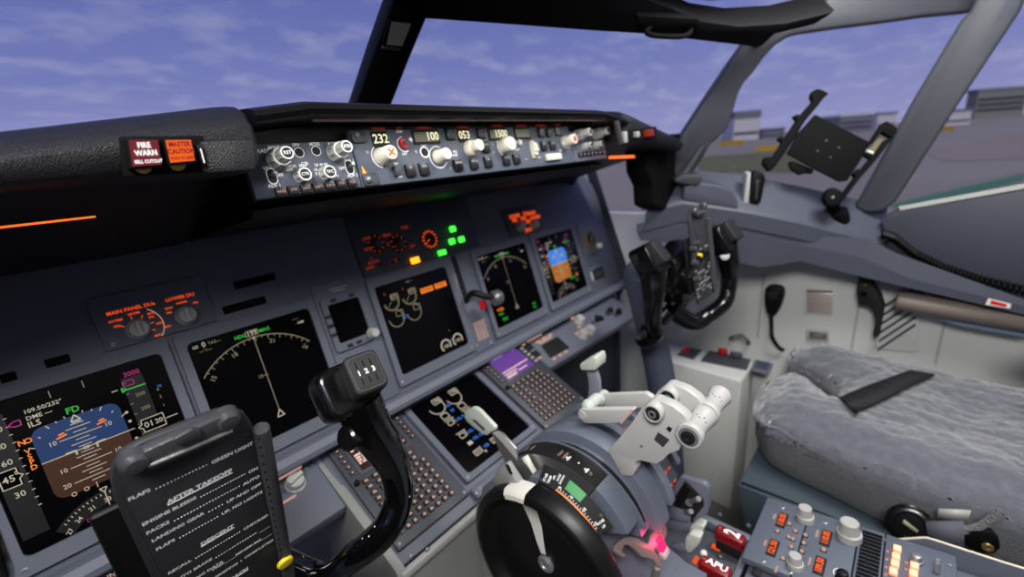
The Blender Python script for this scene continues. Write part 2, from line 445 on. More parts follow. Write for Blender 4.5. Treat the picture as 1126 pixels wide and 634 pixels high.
# ================================================================= OUTSIDE, seen through the side windows
GZ = -2.2
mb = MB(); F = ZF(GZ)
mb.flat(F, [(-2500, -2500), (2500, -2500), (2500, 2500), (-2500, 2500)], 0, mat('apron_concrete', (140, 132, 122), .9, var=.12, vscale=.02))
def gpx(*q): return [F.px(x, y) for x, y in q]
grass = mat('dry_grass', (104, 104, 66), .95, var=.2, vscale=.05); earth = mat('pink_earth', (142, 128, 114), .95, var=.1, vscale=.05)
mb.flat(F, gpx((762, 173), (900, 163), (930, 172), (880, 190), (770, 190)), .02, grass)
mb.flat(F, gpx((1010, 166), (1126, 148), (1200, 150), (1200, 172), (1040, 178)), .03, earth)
mb.flat(F, gpx((975, 226), (1126, 190), (1126, 198), (1000, 231)), .02, mat('green_glow_strip', (74, 122, 92), .9))  # green light glow on the apron, painted as a flat coloured strip
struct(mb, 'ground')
def building(x0, x1, yb, yt, name, label, cat, wall, roofm=None, group=None, depth=14., bands=0, roof_h=.12, mid=None):
    """a block standing on the ground where the sight line meets it"""
    d0 = pt(x0, yb, 'z', GZ); d1 = pt(x1, yb - (x1 - x0) * .077, 'z', GZ)
    U = Vector((d1.x - d0.x, d1.y - d0.y, 0)); W = U.length; U.normalize()
    away = Vector((-U.y, U.x, 0)); away = away if away.dot(Vector((d0.x - CAM.x, d0.y - CAM.y, 0))) > 0 else -away
    dist = Vector((d0.x - CAM.x, d0.y - CAM.y)).length
    H = (yb - yt) / FPX * dist * .80
    B = Fr((d0.x, d0.y, GZ), U, (0, 0, 1), -away)
    t = thing(name, label, cat, (d0.x, d0.y, GZ), group)
    m = MB(); m.box(B, 0, W, 0, H, -depth, 0, wall)
    for k in range(bands): m.box(B, .03 * W, .97 * W, H * (.25 + .6 * k / max(1, bands)), H * (.25 + .6 * k / max(1, bands)) + H * .12, 0, .15, 'panel2')
    m.build('wall', t)
    m = MB(); m.box(B, -.02 * W, 1.02 * W, H, H * (1 + roof_h), -depth - .5, .5, roofm or 'panel2'); m.build('roof', t)
    return t
white = mat('hangar_white', (214, 210, 210), .7); hgrey = mat('terminal_grey', (120, 122, 132), .7, var=.1, vscale=.1); hgreen = mat('terminal_green_grey', (136, 142, 126), .7)
building(806, 834, 155, 130, 'hangar', 'white hangar with a dark roof on the airfield near the window corner post', 'building', white, hgrey, bands=1, roof_h=.3)
building(838, 862, 152.5, 143, 'terminal_building', 'low grey building on the airfield just right of the white hangar', 'building', hgrey, bands=1)
building(922, 958, 146.5, 130, 'terminal_building', 'grey terminal block seen above the tablet holder', 'building', hgrey, white, bands=2)
building(963, 984, 142.5, 128, 'hangar', 'pale block right of the grey terminal and behind the sloping window post', 'building', white, hgrey, bands=1)
building(1070, 1124, 131, 108, 'terminal_building', 'long grey-green terminal with window bands seen through the aft side window', 'building', hgreen, hgrey, bands=3)
building(1034, 1066, 139, 126, 'hangar', 'low pale building left of the long grey-green terminal', 'building', white, hgrey, bands=1)
for i, (x0, x1, yb, yt, lab) in enumerate(((772, 783, 162, 157, 'small yellow taxiway sign nearest the window corner post'), (792, 818, 162, 155, 'long yellow taxiway sign in front of the white hangar'), (830, 858, 168, 161, 'yellow taxiway sign just left of the tablet holder'), (1034, 1048, 146, 140, 'yellow taxiway sign seen through the aft side window'))):
    d0 = pt(x0, yb, 'z', GZ); d1 = pt(x1, yb - (x1 - x0) * .06, 'z', GZ); U = Vector((d1.x - d0.x, d1.y - d0.y, 0)); W = U.length
    B = Fr(d0, U, (0, 0, 1)); H = (yb - yt) / FPX * (d0 - CAM).length * .8
    t = thing('taxiway_sign', lab, 'sign', tuple(d0), 'yellow taxiway signs')
    m = MB(); m.box(B, 0, W, H * .2, H, -.2, 0, mat('sign_yellow', (226, 180, 30), .6)); m.build('sign_board', t)
    for k in (.15, .85): m = MB(); m.box(B, W * k - .08, W * k + .08, 0, H * .2, -.15, -.02, 'dark'); m.build('leg', t)
# ================================================================= MAIN INSTRUMENT PANEL
R_ = .0855
ip = thing('instrument_panel', 'blue-grey main instrument panel spanning the cockpit beneath the black glareshield', 'instrument panel', (0, .0, .60))
mb = MB()
mb.prism(MIP, [(-.85, -.135), (.752, -.135), (.752, -.10), (.757, .14), (.742, .20), (.70, .232), (.60, .246), (-.85, .246)], -.03, -.005, 'panel', .003)
for u, v, w, h in ((-.475, .138, .034, .012), (-.535, .128, .034, .010)):
    pass
# seams and dark slots above the displays, faint in the shade
for u0, u1, v in ((-.325, -.265, .118), (-.30, -.24, .150)):
    mb.box(MIP, u0, u1, v - .006, v + .006, -.006, -.003, 'matt', .001)
for a, b in (((50, 402), (76, 391)), ((0, 418), (17, 411))):
    u0, v0 = MIP.px(*a); u1, v1 = MIP.px(*b)
    mb.box(MIP, u0, u1, (v0 + v1) / 2 - .005, (v0 + v1) / 2 + .005, -.006, -.002, 'matt', .001)
mb.build('panel_face', ip)
mb = MB()
pr = [(-.1165, -.002), (-.1165, .006), (-.120, .014), (-.130, .019), (-.138, .017), (-.143, .008), (-.143, -.015), (-.138, -.028)]
mb.loft([[MIP.p(u, v, n) for v, n in pr] for u in (-.85, .752)], 'panel', close=True, caps=True)
mb.build('lower_lip', ip)
# kick panel below the first officer's shelf, and the panel's end
mb = MB(); F = YF(-.004); mb.box(F, .262, .765, 0, .735, -.02, .0, 'navy', .003); mb.build('kick_panel', ip, 'dark navy kick panel')
mb = MB(); F = XF(.752)
mb.prism(F, [(-.02, .70), (.09, 1.13), (.06, 1.13), (-.06, .79), (-.024, .73), (-.024, 0), (.20, 0), (.20, 1.0)], 0, .012, 'navy', .002); mb.build('end_panel', ip, 'dark navy end panel')

def screws(mb, F, pts, n, r=.0035):
    for u, v in pts:
        mb.lathe(F.p(u, v, n - .001), F.N, [(r, 0), (r, .0012), (r * .7, .002)], 'screw', 12)
        mb.line(F, (u - r * .6, v), (u + r * .6, v), r * .25, n + .0012, 'dark')

def display(cu, cv, F, name, label, draw, cat='display screen', w=.098, hh=.104, dv=-.002, base=-.0045):
    G = F.at(cu, cv)
    t = thing(name, label, cat, tuple(G.p(0, 0, base)), 'square flight displays' if name != 'x' else None)
    mb = MB()
    ring_plate(mb, G, rr(-w, w, dv - hh, dv + hh, .005), rr(-.0862, .0862, -.0862, .0862, .007), base, .0035, 'panel', .002)
    screws(mb, G, [(-w + .008, dv - hh + .008), (w - .008, dv - hh + .008)], .0035)
    mb.build('bezel', t)
    mb = MB(); mb.prism(G, rr(-.0861, .0861, -.0861, .0861, .007), base, 0, 'screen')
    draw(mb, G); mb.build('screen', t)
    return t
def S(G):  # helpers in display units (-1..1)
    k = R_
    class D:
        pass
    d = D()
    d.line = lambda mb, a, b, m='sw', w=.012, n=.0004: mb.line(G, (a[0] * k, a[1] * k), (b[0] * k, b[1] * k), w * k, n, m)
    d.text = lambda mb, x, y, t, h, m='sw', n=.0004, rot=0, b=.01: mb.text(G, x * k, y * k, t, h * k, n, m, rot, b)
    d.rect = lambda mb, x0, y0, x1, y1, m, n=.0002: mb.flat(G, [(x0 * k, y0 * k), (x1 * k, y0 * k), (x1 * k, y1 * k), (x0 * k, y1 * k)], n, m)
    d.poly = lambda mb, p, m, n=.0004: mb.flat(G, [(x * k, y * k) for x, y in p], n, m)
    d.outline = lambda mb, p, m='sw', w=.012, n=.0005: mb.poly_line(G, [(x * k, y * k) for x, y in p], w * k, n, m, True)
    d.arc = lambda mb, x, y, r, a0, a1, m='sw', w=.014, n=.0004: mb.arc(G, x * k, y * k, (r - w / 2) * k, (r + w / 2) * k, a0, a1, n, m, 40)
    return d
def draw_pfd(bright):
    sk, gd = ('sky2', 'gnd2') if bright else ('sky1', 'gnd1')
    def f(mb, G):
        d = S(G); k = R_
        # attitude ball with rounded corners, split at the horizon
        o = [(x * k, y * k) for x, y in rr(-.57, .35, -.50, .52, .13)]
        hz = .045 * k
        mb.flat(G, [p for p in o if p[1] >= hz] + [(-.57 * k, hz), (.35 * k, hz)][:0] + [(-.57 * k, hz), (.35 * k, hz)], .0002, sk) if False else None
        up = [(-.57, .045), (.35, .045)] + [(x, y) for x, y in rr(-.57, .35, -.50, .52, .13)[:12]]
        lo = [(.35, .045), (-.57, .045)] + [(x, y) for x, y in rr(-.57, .35, -.50, .52, .13)[12:]]
        d.poly(mb, up, sk, .0002); d.poly(mb, lo, gd, .0002)
        d.line(mb, (-.57, .045), (.42, .045), 'sw', .012)
        for y, w in ((.41, .07), (.36, .13), (.30, .07), (.245, .22), (.19, .07), (.135, .13), (.085, .07), (0, .07), (-.05, .13), (-.10, .07), (-.155, .22), (-.21, .07), (-.26, .13), (-.31, .07), (-.365, .24), (-.42, .07)):
            d.line(mb, (-.12 - w, y), (-.12 + w, y), 'sw', .010)
            if w > .2:
                d.text(mb, -.12 - w - .07, y, '20' if y < -.3 else '10', .06)
                if y > -.3: d.text(mb, -.12 + w + .07, y, '10', .06)
        d.outline(mb, [(-.12, .53), (-.17, .45), (-.07, .45)], 'sw', .016); d.line(mb, (-.17, .43), (-.07, .43), 'sw', .014)
        for a in (-60, -45, -30, -20, -10, 10, 20, 30, 45, 60):
            r0, r1 = .52, (.58 if a % 30 == 0 else .55); q = math.radians(90 - a)
            d.line(mb, (-.12 + r0 * math.cos(q), .02 + r0 * math.sin(q) * .98), (-.12 + r1 * math.cos(q), .02 + r1 * math.sin(q) * .98), 'sw', .012)
        for x0, s in ((-.33, 1), (.09, -1)):
            d.line(mb, (x0, .055), (x0 + .1 * s, .055), 'sw', .02); d.line(mb, (x0 + .1 * s, .06), (x0 + .1 * s, -.01), 'sw', .02)
            d.line(mb, (x0 - .03, .29), (x0 + .08, .31), 'so', .02); d.line(mb, (x0, .33), (x0 + .06, .34), 'so', .02)
        d.outline(mb, [(-.145, .03), (-.095, .03), (-.095, .06), (-.145, .06)], 'sw', .01)
        d.text(mb, -.11, .60, 'FD', .085, 'sg', b=.015)
        d.text(mb, -.36, .77, '109.50/232\u00b0', .055); d.text(mb, -.42, .68, 'DME ---', .055); d.text(mb, -.49, .59, 'ILS', .075, b=.012)
        for i, (c, y) in enumerate(zip('NO', (.40, .40))): d.text(mb, -.66 + i * .06, y, c, .07, 'so', b=.02)
        for i, c in enumerate('VSPD'): d.text(mb, -.64, .27 - .075 * i, c, .065, 'so', b=.02)
        # speed tape
        d.rect(mb, -.97, -.80, -.72, .84, 'tape', .0001)
        for y, t in ((.66, '100'), (.44, '80'), (.22, '60'), (-.22, '30')): d.text(mb, -.84, y, t, .075)
        for i in range(12): d.line(mb, (-.735, .77 - .11 * i), (-.70, .77 - .11 * i), 'sw', .010)
        d.poly(mb, [(-.96, -.10), (-.77, -.10), (-.77, .13), (-.96, .13)], 'screen', .0005)
        d.outline(mb, [(-.96, -.10), (-.79, -.10), (-.79, -.02), (-.75, .015), (-.79, .05), (-.79, .13), (-.96, .13)], 'sw', .012, .0007)
        d.text(mb, -.88, .01, '45', .085, n=.0007); d.text(mb, -.80, .06, '0', .05, n=.0007)
        d.outline(mb, [(-.72, .66), (-.66, .70), (-.60, .70), (-.60, .63), (-.66, .63)], 'sm', .014)
        d.text(mb, -.86, .91, '100', .08, 'sm', b=.012)
        # altitude tape
        d.rect(mb, .47, -.75, .72, .80, 'tape', .0001)
        for i in range(10): d.line(mb, (.47, .72 - .16 * i), (.51, .72 - .16 * i), 'sdim', .010)
        for y in (.50, .28, -.3, -.52): d.text(mb, .62, y, '200' if y > 0 else '100', .055, 'sdim')
        d.poly(mb, [(.50, -.07), (.78, -.07), (.78, .12), (.50, .12)], 'screen', .0005)
        d.outline(mb, [(.46, .025), (.51, .06), (.51, .12), (.78, .12), (.78, -.07), (.51, -.07), (.51, -.01)], 'sw', .012, .0007)
        d.text(mb, .59, .025, '01', .085, n=.0007); d.text(mb, .71, .025, '20', .07, n=.0007)
        d.line(mb, (.44, .625), (.72, .625), 'sg', .018); d.outline(mb, [(.44, .60), (.44, .67), (.49, .635)], 'sg', .014)
        d.text(mb, .61, .84, '3000', .07, 'sm', b=.012); d.outline(mb, [(.47, .68), (.60, .68), (.60, .75), (.47, .75)], 'sm', .012)
        for y in (.31, .17, -.10, -.24): d.poly(mb, [(.40 + .02 * math.cos(a), y + .02 * math.sin(a)) for a in [i * PI / 4 for i in range(8)]], 'sw', .0004)
        d.line(mb, (.33, .66), (.40, .66), 'sw', .012)
        # vertical speed
        for y, t in ((.48, '6'), (.36, '2'), (.22, '1'), (-.18, '1'), (-.32, '2'), (-.44, '6')): d.text(mb, .83, y, t, .045, 'sdim')
        d.line(mb, (.80, .02), (.95, .02), 'sw', .012); d.text(mb, .86, .52, '30', .04, 'sb')
        for x in (-.26, .08): d.line(mb, (x, .85), (x, .95), 'sdim', .012)
        # lower heading arc
        d.arc(mb, -.12, -1.38, .66, 42, 138, 'tape', .20, .0001)
        for a, t in ((122, '24'), (106, '21'), (90, '20'), (74, '18'), (58, '15'), (136, '27')):
            q = math.radians(a); d.text(mb, -.12 + .62 * math.cos(q), -1.38 + .62 * math.sin(q), t, .055, rot=q - PI / 2)
        for i in range(21):
            q = math.radians(50 + 4 * i); d.line(mb, (-.12 + .70 * math.cos(q), -1.38 + .70 * math.sin(q)), (-.12 + (.73) * math.cos(q), -1.38 + (.73) * math.sin(q)), 'sw', .010)
        d.outline(mb, [(-.12, -.64), (-.16, -.58), (-.08, -.58)], 'sw', .012); d.line(mb, (-.12, -.64), (-.12, -.86), 'sw', .012)
        d.text(mb, -.29, -.92, '053 H', .055, 'sm'); d.line(mb, (-.16, -.54), (-.16, -.46), 'sw', .01)
        for x in (-.40, -.27): d.outline(mb, [(x + .025 * math.cos(a), -.50 + .025 * math.sin(a)) for a in [i * PI / 4 for i in range(8)]], 'sw', .010)
        if bright:
            d.text(mb, .35, -.55, 'STD', .10, 'sg', b=.02); d.text(mb, .62, -.50, '29', .09, 'so', b=.02); d.text(mb, .55, -.66, 'IN', .06, 'sg')
    return f
def draw_nd(extra):
    def f(mb, G):
        d = S(G); cx, cy, r = -.05, -.40, 1.19
        d.arc(mb, cx, cy, r, 41.5, 138, 'sdim', .018)
        for i in range(20):
            a = 45.5 + 5 * i; q = math.radians(a - 2); L = .07 if i % 2 else .04
            if a < 139: d.line(mb, (cx + r * math.cos(q), cy + r * math.sin(q)), (cx + (r - L) * math.cos(q), cy + (r - L) * math.sin(q)), 'sdim', .012)
        for a, t in ((136, '15'), (110, '18'), (75, '21'), (43, '24')):
            q = math.radians(a); d.text(mb, cx + (r - .13) * math.cos(q), cy + (r - .13) * math.sin(q), t, .075, 'sdim', rot=q - PI / 2, b=.015)
        d.line(mb, (cx, .78), (cx, -.60), 'sdim', .016); d.outline(mb, [(cx, -.58), (cx - .06, -.70), (cx + .06, -.70)], 'sw', .018)
        d.poly(mb, [(cx, .74), (cx - .03, .80), (cx + .03, .80)], 'sw')
        d.outline(mb, [(cx - .10, .92), (cx - .10, .83), (cx + .10, .83), (cx + .10, .92)], 'sdim', .014); d.text(mb, cx, .875, '199', .085, 'sw', b=.015)
        d.text(mb, -.24, .865, 'HDG', .06, 'sg', b=.02); d.text(mb, .16, .865, 'MAG', .06, 'sg', b=.02)
        d.text(mb, cx - .1, .09, '10', .06, 'sdim', b=.015); d.line(mb, (cx - .05, .09), (cx + .03, .09), 'sdim', .012)
        d.text(mb, -.90, .92, 'GS', .05, 'sw'); d.text(mb, -.78, .925, '0', .08, 'sw'); d.text(mb, -.62, .92, 'TAS---', .05, 'sdim')
        d.text(mb, -.78, .83, '---\u00b0/---', .05, 'sdim'); d.text(mb, .72, .88, '-----', .05, 'sdim'); d.text(mb, .76, .79, '---Z', .05, 'sdim'); d.text(mb, .80, .79, 'NM', .05, 'sw')
        d.text(mb, .66, -.79, 'POS', .06, 'sg', b=.02); d.text(mb, .66, -.90, 'TFC', .06, 'sg', b=.02)
        if extra:
            d.text(mb, -.70, -.55, 'VOR', .09, 'so', b=.02); d.text(mb, -.72, -.68, 'TERR', .06, 'sg', b=.02); d.text(mb, -.62, -.85, 'TFC', .09, 'sg', b=.02)
    return f
def gauge(d, mb, x, y, r, t, m='sw', ticks=True, a0=-150, a1=90):
    d.arc(mb, x, y, r, a0, a1, m, .022)
    if ticks:
        for i in range(9):
            q = math.radians(a0 + (a1 - a0) * i / 9); d.line(mb, (x + r * math.cos(q), y + r * math.sin(q)), (x + r * .78 * math.cos(q), y + r * .78 * math.sin(q)), m, .016)
    d.outline(mb, [(x + .02, y + .03), (x + r * 1.1, y + .03), (x + r * 1.1, y + .15), (x + .02, y + .15)], m, .016)
    if t: d.text(mb, x + .02 + r * .5, y + .09, t, .085, m, b=.01)
def draw_eng(mb, G):
    d = S(G)
    for x in (-.70, -.22):
        gauge(d, mb, x, .60, .19, '25.0', 'sdim', True, -170, 60); d.line(mb, (x, .60), (x - .1, .50), 'sdim', .012)
        gauge(d, mb, x, .22, .19, '', 'sdim', False, -180, 70); d.text(mb, x - .1, .80, 'R', .06, 'orandim', b=.02)
        d.text(mb, x + .06, .70, '1.7', .05, 'sw')
    d.text(mb, -.47, .18, 'EGT', .07, 'sb', b=.01)
    for x in (.30, .72): d.rect(mb, x - .18, .55, x + .18, .67, 'so'); d.text(mb, x, .61, 'START', .075, 'screen', .0005, b=.01)
    for x, y in ((.34, -.82), (.72, -.80)):
        d.arc(mb, x, y, .14, -30, 225, 'so' if False else 'sw', .035); d.text(mb, x, y - .02, '100', .085, 'sw', b=.01)
    d.text(mb, .54, -.74, 'N2', .05, 'sb'); d.text(mb, -.1, .92, 'TAT --', .05, 'sdim')
    d.text(mb, .56, -.5, '-', .1, 'sdim')
def draw_low(mb, G):
    d = S(G)
    for x in (-.46, .06):
        d.arc(mb, x, .70, .20, -180, 60, 'sw', .024); d.outline(mb, [(x + .0, .76), (x + .22, .76), (x + .22, .90), (x + .0, .90)], 'sw', .02); d.text(mb, x + .12, .83, '0.0', .09, 'sw', b=.01)
        d.outline(mb, [(x - .09, .32), (x + .09, .32), (x + .09, .46), (x - .09, .46)], 'sw', .022)
        d.line(mb, (x - .12, .27), (x + .14, .27), 'sw', .02); d.outline(mb, [(x - .08, .12), (x + .06, .12), (x + .06, .22), (x - .08, .22)], 'sw', .02); d.line(mb, (x + .10, .27), (x + .10, .12), 'sw', .02)
        d.line(mb, (x - .12, -.14), (x + .14, -.14), 'sw', .02); d.outline(mb, [(x - .08, -.29), (x + .06, -.29), (x + .06, -.18), (x - .08, -.18)], 'sw', .02); d.line(mb, (x + .10, -.14), (x + .10, -.29), 'sw', .02)
        d.rect(mb, x - .06, -.52, x + .06, -.43, 'sw')
        d.outline(mb, [(x - .10, -.80), (x + .06, -.80), (x + .06, -.68), (x - .10, -.68)], 'sw', .02); d.text(mb, x - .02, -.74, '20', .08, 'sw', b=.01); d.line(mb, (x + .1, -.65), (x + .1, -.82), 'sw', .02); d.rect(mb, x + .13, -.86, x + .17, -.80, 'sw')
    for y, t in ((.58, 'N2'), (.41, 'FF'), (.15, 'OIL P'), (-.25, 'OIL T'), (-.45, 'OIL Q'), (-.74, 'VIB')): d.text(mb, -.21, y, t, .075, 'sb', b=.03)
    d.rect(mb, -.39, .02, -.35, .05, 'redp', .0004)
display(-.4982, 0, MIP, 'display_unit', 'large attitude display with blue-over-brown horizon, partly behind the checklist clipboard', draw_pfd(False))
display(-.2961, 0, MIP, 'display_unit', 'map display with a wide compass arc, left of the small black standby screen', draw_nd(False))
display(0, 0, MIP, 'display_unit', 'engine display with dial gauges and two orange blocks near its top edge', draw_eng)
display(.2643, 0, MIP, 'display_unit', 'far map display with a compass arc, partly behind the landing gear lever knob', draw_nd(True))
display(.475, 0, MIP, 'display_unit', 'bright far attitude display with light blue over tan at the far end of the panel', draw_pfd(True), dv=-.002)

# ---- centre stand panel under the engine display
sp = thing('forward_aisle_stand', 'blue-grey sloping stand panel joining the instrument panel to the throttle quadrant', 'stand', tuple(BAY.p(0, -.13, -.03)))
mb = MB(); mb.box(BAY, -.262, .262, -.132, .115, -.03, -.006, 'panel', .003)
mb.box(BAY, -.085, .085, .104, .124, -.006, .004, 'panel', .003); screws(mb, BAY, [(-.07, .114), (.07, .114), (0, .114)], .004, .003)
mb.box(BAY, -.105, .105, -.130, -.109, -.006, .006, 'panel', .003); screws(mb, BAY, [(-.02, -.119), (.06, -.119), (-.09, -.119)], .006, .003)
mb.build('stand_plate', sp)
# light grey metal sides of the stand, running down to the floor
mb = MB()
for x0, x1 in ((-.27, -.255),): mb.prism(XF(x0), [(-.235, .64), (-.225, .652), (.01, .755), (.01, 0), (-.235, 0)], 0, x1 - x0, 'lgrey', .002)
mb.build('side_panel', sp, 'light grey metal side panel')
mb = MB(); mb.box(YF(-.226), -.262, .262, 0, .632, -.012, .004, 'lgrey', .002); mb.box(YF(-.230), -.264, .264, .632, .645, -.004, .006, 'lever', .002)
for p_ in ((452, 612), (470, 604), (498, 590)): u, v = YF(-.230).px(*p_); mb.lathe((u, -.230, v), (0, -1, 0), [(.004, 0), (.003, .002)], 'screw', 12)
mb.build('front_plate', sp, 'light grey metal front plate')
display(0, 0, BAY, 'display_unit', 'lower display with tan engine figures and blue captions, behind the speed brake lever', draw_low, w=.0985, hh=.099, dv=.001, base=-.0055)

# ---- control display units (keypads)
def cdu(cu, right):
    G = BAY.at(cu, -.002); n0 = -.0055
    lab = 'keypad unit with a violet screen beside the lower display and the flap lever' if right else 'keypad unit with a dark plum screen partly behind the near control wheel'
    t = thing('control_display_unit', lab, 'keypad unit', tuple(G.p(0, 0, n0)), 'keypad units flanking the lower display')
    mb = MB(); mb.prism(G, [(-.071, -.112), (.071, -.112), (.071, .108), (.062, .114), (-.062, .114), (-.071, .108)], n0, .004, 'panel2', .002)
    screws(mb, G, [(-.065, .104), (.065, .104), (-.065, -.105), (.065, -.105)], .004, .003)
    mb.box(G, -.051, .051, .020, .104, .004, .006, 'panel2', .002); mb.build('faceplate', t)
    mb = MB(); mb.box(G, -.045, .045, .026, .098, .006, .0064, 'violet' if right else 'cdudark'); rnd = random.Random(3 if right else 5)
    if right:
        mb.text(G, -.018, .090, 'POS INIT', .006, .0068, 'lcy', 0, .03); mb.text(G, .034, .090, '1/3', .005, .0068, 'cdutext')
        for v, ws in ((.046, (.086,)), (.039, (.04,)), (.033, (.034, .03)), (.029, (.03,))):
            u = -.042
            for w in ws: mb.box(G, u, u + w, v, v + .0026, .0064, .0067, 'cdutext'); u += w + .006
    else:
        v = .092
        for i in range(12):
            u = -.042
            while u < .036:
                w = rnd.uniform(.004, .013); mb.box(G, u, min(u + w, .042), v, v + .0036, .0064, .0067, 'cdutext') if rnd.random() < .8 else None; u += w + .0022
            v -= .0054
    mb.build('screen', t)
    keys = []
    def key(u, v, w, h, m='key', cap=True, proto={}):
        k = (w, h, m, right)
        if k not in proto:
            b = MB(); b.box(G, u - w / 2, u + w / 2, v - h / 2, v + h / 2, .004, .008, m, .0012)
            if cap: b.box(G, u - w * .24, u + w * .24, v - h * .22, v + h * .22, .008, .0083, 'pink')
            proto[k] = (b.build('key', t), u, v)
        else:
            o, pu, pv = proto[k]; dup_part(o, t, G.U * (u - pu) + G.V * (v - pv))
    for i in range(6):
        for s in (-1, 1): key(s * .0595, .032 + i * .0118, .008, .0058, 'knob' if right and s > 0 else 'key', not (right and s > 0))
    for r in range(2):
        for c in range(6): key(-.050 + c * .0172, .0075 - r * .0118, .0125, .0085)
    for r in range(3):
        for c in range(2): key(-.050 + c * .0172, -.0165 - r * .0118, .0125, .0085)
    for r in range(4):
        for c in range(3): key(-.0535 + c * .0132, -.0535 - r * .0128, .0092, .0092)
    for r in range(7):
        for c in range(5): key(-.0105 + c * .0142, -.0165 - r * .0128, .0098, .0092)
    mb = MB(); mb.cyl(G.p(-.064, .012, .004), G.p(-.064, .012, .012), .0045, 'black', 14, ch=.001); mb.build('knob', t)
    return t
cdu(-.180, False); cdu(.180, True)
# ================================================================= SMALL UNITS ON THE MAIN PANEL
def knob_on(mb, F, u, v, n, r, h, m='knob', cap=None, ring=False, flute=0):
    mb.lathe(F.p(u, v, n), F.N, [(r * 1.12, 0), (r * 1.12, h * .18), (r, h * .24), (r * .93, h * .92), (r * .84, h)], m, 22)
    if flute:
        for i in range(flute):
            a = 2 * PI * i / flute; mb.cyl(F.p(u + r * math.cos(a), v + r * math.sin(a), n + h * .2), F.p(u + r * .93 * math.cos(a), v + r * .93 * math.sin(a), n + h * .95), r * .11, m, 6)
    if cap: mb.disc(F, u, v, r * .72, n + h + .0003, cap)
    if ring: mb.arc(F, u, v, r * .72, r * .9, 0, 360, n + h + .0004, 'white')
# standby instrument
su, sv = -.150, .045
t = thing('standby_display', 'small square black standby screen with a pale corner knob between two large displays', 'display screen', tuple(MIP.p(su, sv, -.0045)))
mb = MB(); o = [(-.172, .082), (-.1235, .082), (-.1235, .010), (-.172, .010)]
mb.box(MIP, -.195, -.1005, -.1155, .118, -.0045, -.001, 'panel', .002); mb.build('mounting_plate', t)
u0, v1 = MIP.px(361, 338); u1, v0 = MIP.px(404, 374)
mb = MB(); ring_plate(mb, MIP, rr(-.190, -.112, -.002, .092, .006), rr(-.180, -.122, .012, .080, .004), -.001, .006, 'panel', .002)
mb.build('bezel', t)
mb = MB(); mb.prism(MIP, rr(-.180, -.122, .012, .080, .004), -.001, .003, 'screen'); mb.build('screen', t)
pr_ = None
for uu, vv in ((-.168, .086), (-.134, .086), (-.186, .062), (-.186, .046), (-.186, .030), (-.165, .004), (-.148, .004)):
    if pr_ is None:
        mb = MB(); mb.box(MIP, uu - .005, uu + .005, vv - .003, vv + .003, .006, .0085, 'key', .001); pr_ = (mb.build('button', t), uu, vv)
    else: dup_part(pr_[0], t, MIP.U * (uu - pr_[1]) + MIP.V * (vv - pr_[2]))
mb = MB(); u, v = MIP.px(408, 366, .004); knob_on(mb, MIP, u, v, .006, .0085, .016, 'knob'); mb.build('knob', t)
mb = MB()
for i, w in enumerate((.030, .022)):
    x = -.15 - w / 2
    while x < -.15 + w / 2: mb.box(MIP, x, x + .0035, .104 - i * .005, .1062 - i * .005, -.001, -.0006, 'knob'); x += .0046
mb.build('caption', t)

# display selector panel with lit orange lettering
c = crop(0, 290, 3.9625)
sel = thing('display_selector_panel', 'dark panel with glowing orange captions and two pale rotary knobs above the near displays', 'selector panel', tuple(MIP.p(-.40, .14, -.0045)))
mb = MB(); mb.box(MIP, -.462, -.336, .106, .176, -.0045, -.001, 'panel', .002); screws(mb, MIP, [(-.452, .113)], -.001)
def otext(px, t, h, m='oran', F=MIP, n=-.0005, b=.02):
    u, v = F.px(*px); mb.text(F, u, v, t, h, n, m, 0, b)
otext(c(572, 195), 'MAIN PANEL DUs', .0046); otext(c(583, 216), 'NORM', .0030); otext(c(505, 248), 'OUTBD', .0030); otext(c(512, 272), 'PFD', .0030)
otext(c(660, 215), 'ENG', .0030); otext(c(660, 232), 'PRI', .0030); otext(c(698, 258), 'PFD', .0030); otext(c(730, 273), 'MFD', .0030); otext(c(692, 310), 'MFD', .0030)
otext(c(785, 145), 'LOWER DU', .0046); otext(c(792, 168), 'NORM', .0030); otext(c(736, 193), 'ENG', .0030); otext(c(738, 213), 'PRI', .0030); otext(c(853, 168), 'ND', .0030)
ku, kv = MIP.px(*c(605, 280), .006)
mb.arc(MIP, ku, kv, .0265, .0275, -40, 55, -.0005, 'pink')
for a in (150, 100, 60, 10, -25): mb.line(MIP, (ku + .014 * math.cos(math.radians(a)), kv + .014 * math.sin(math.radians(a))), (ku + .018 * math.cos(math.radians(a)), kv + .018 * math.sin(math.radians(a))), .001, -.0005, 'oran')
mb.build('faceplate', sel)
for q in ((605, 282), (815, 222)):
    mb = MB(); u, v = MIP.px(*c(*q), .008); knob_on(mb, MIP, u, v, -.001, .0115, .015, 'knob'); mb.box(MIP, u - .0028, u + .0028, v - .010, v + .010, .013, .018, 'knob', .001); mb.build('knob', sel)

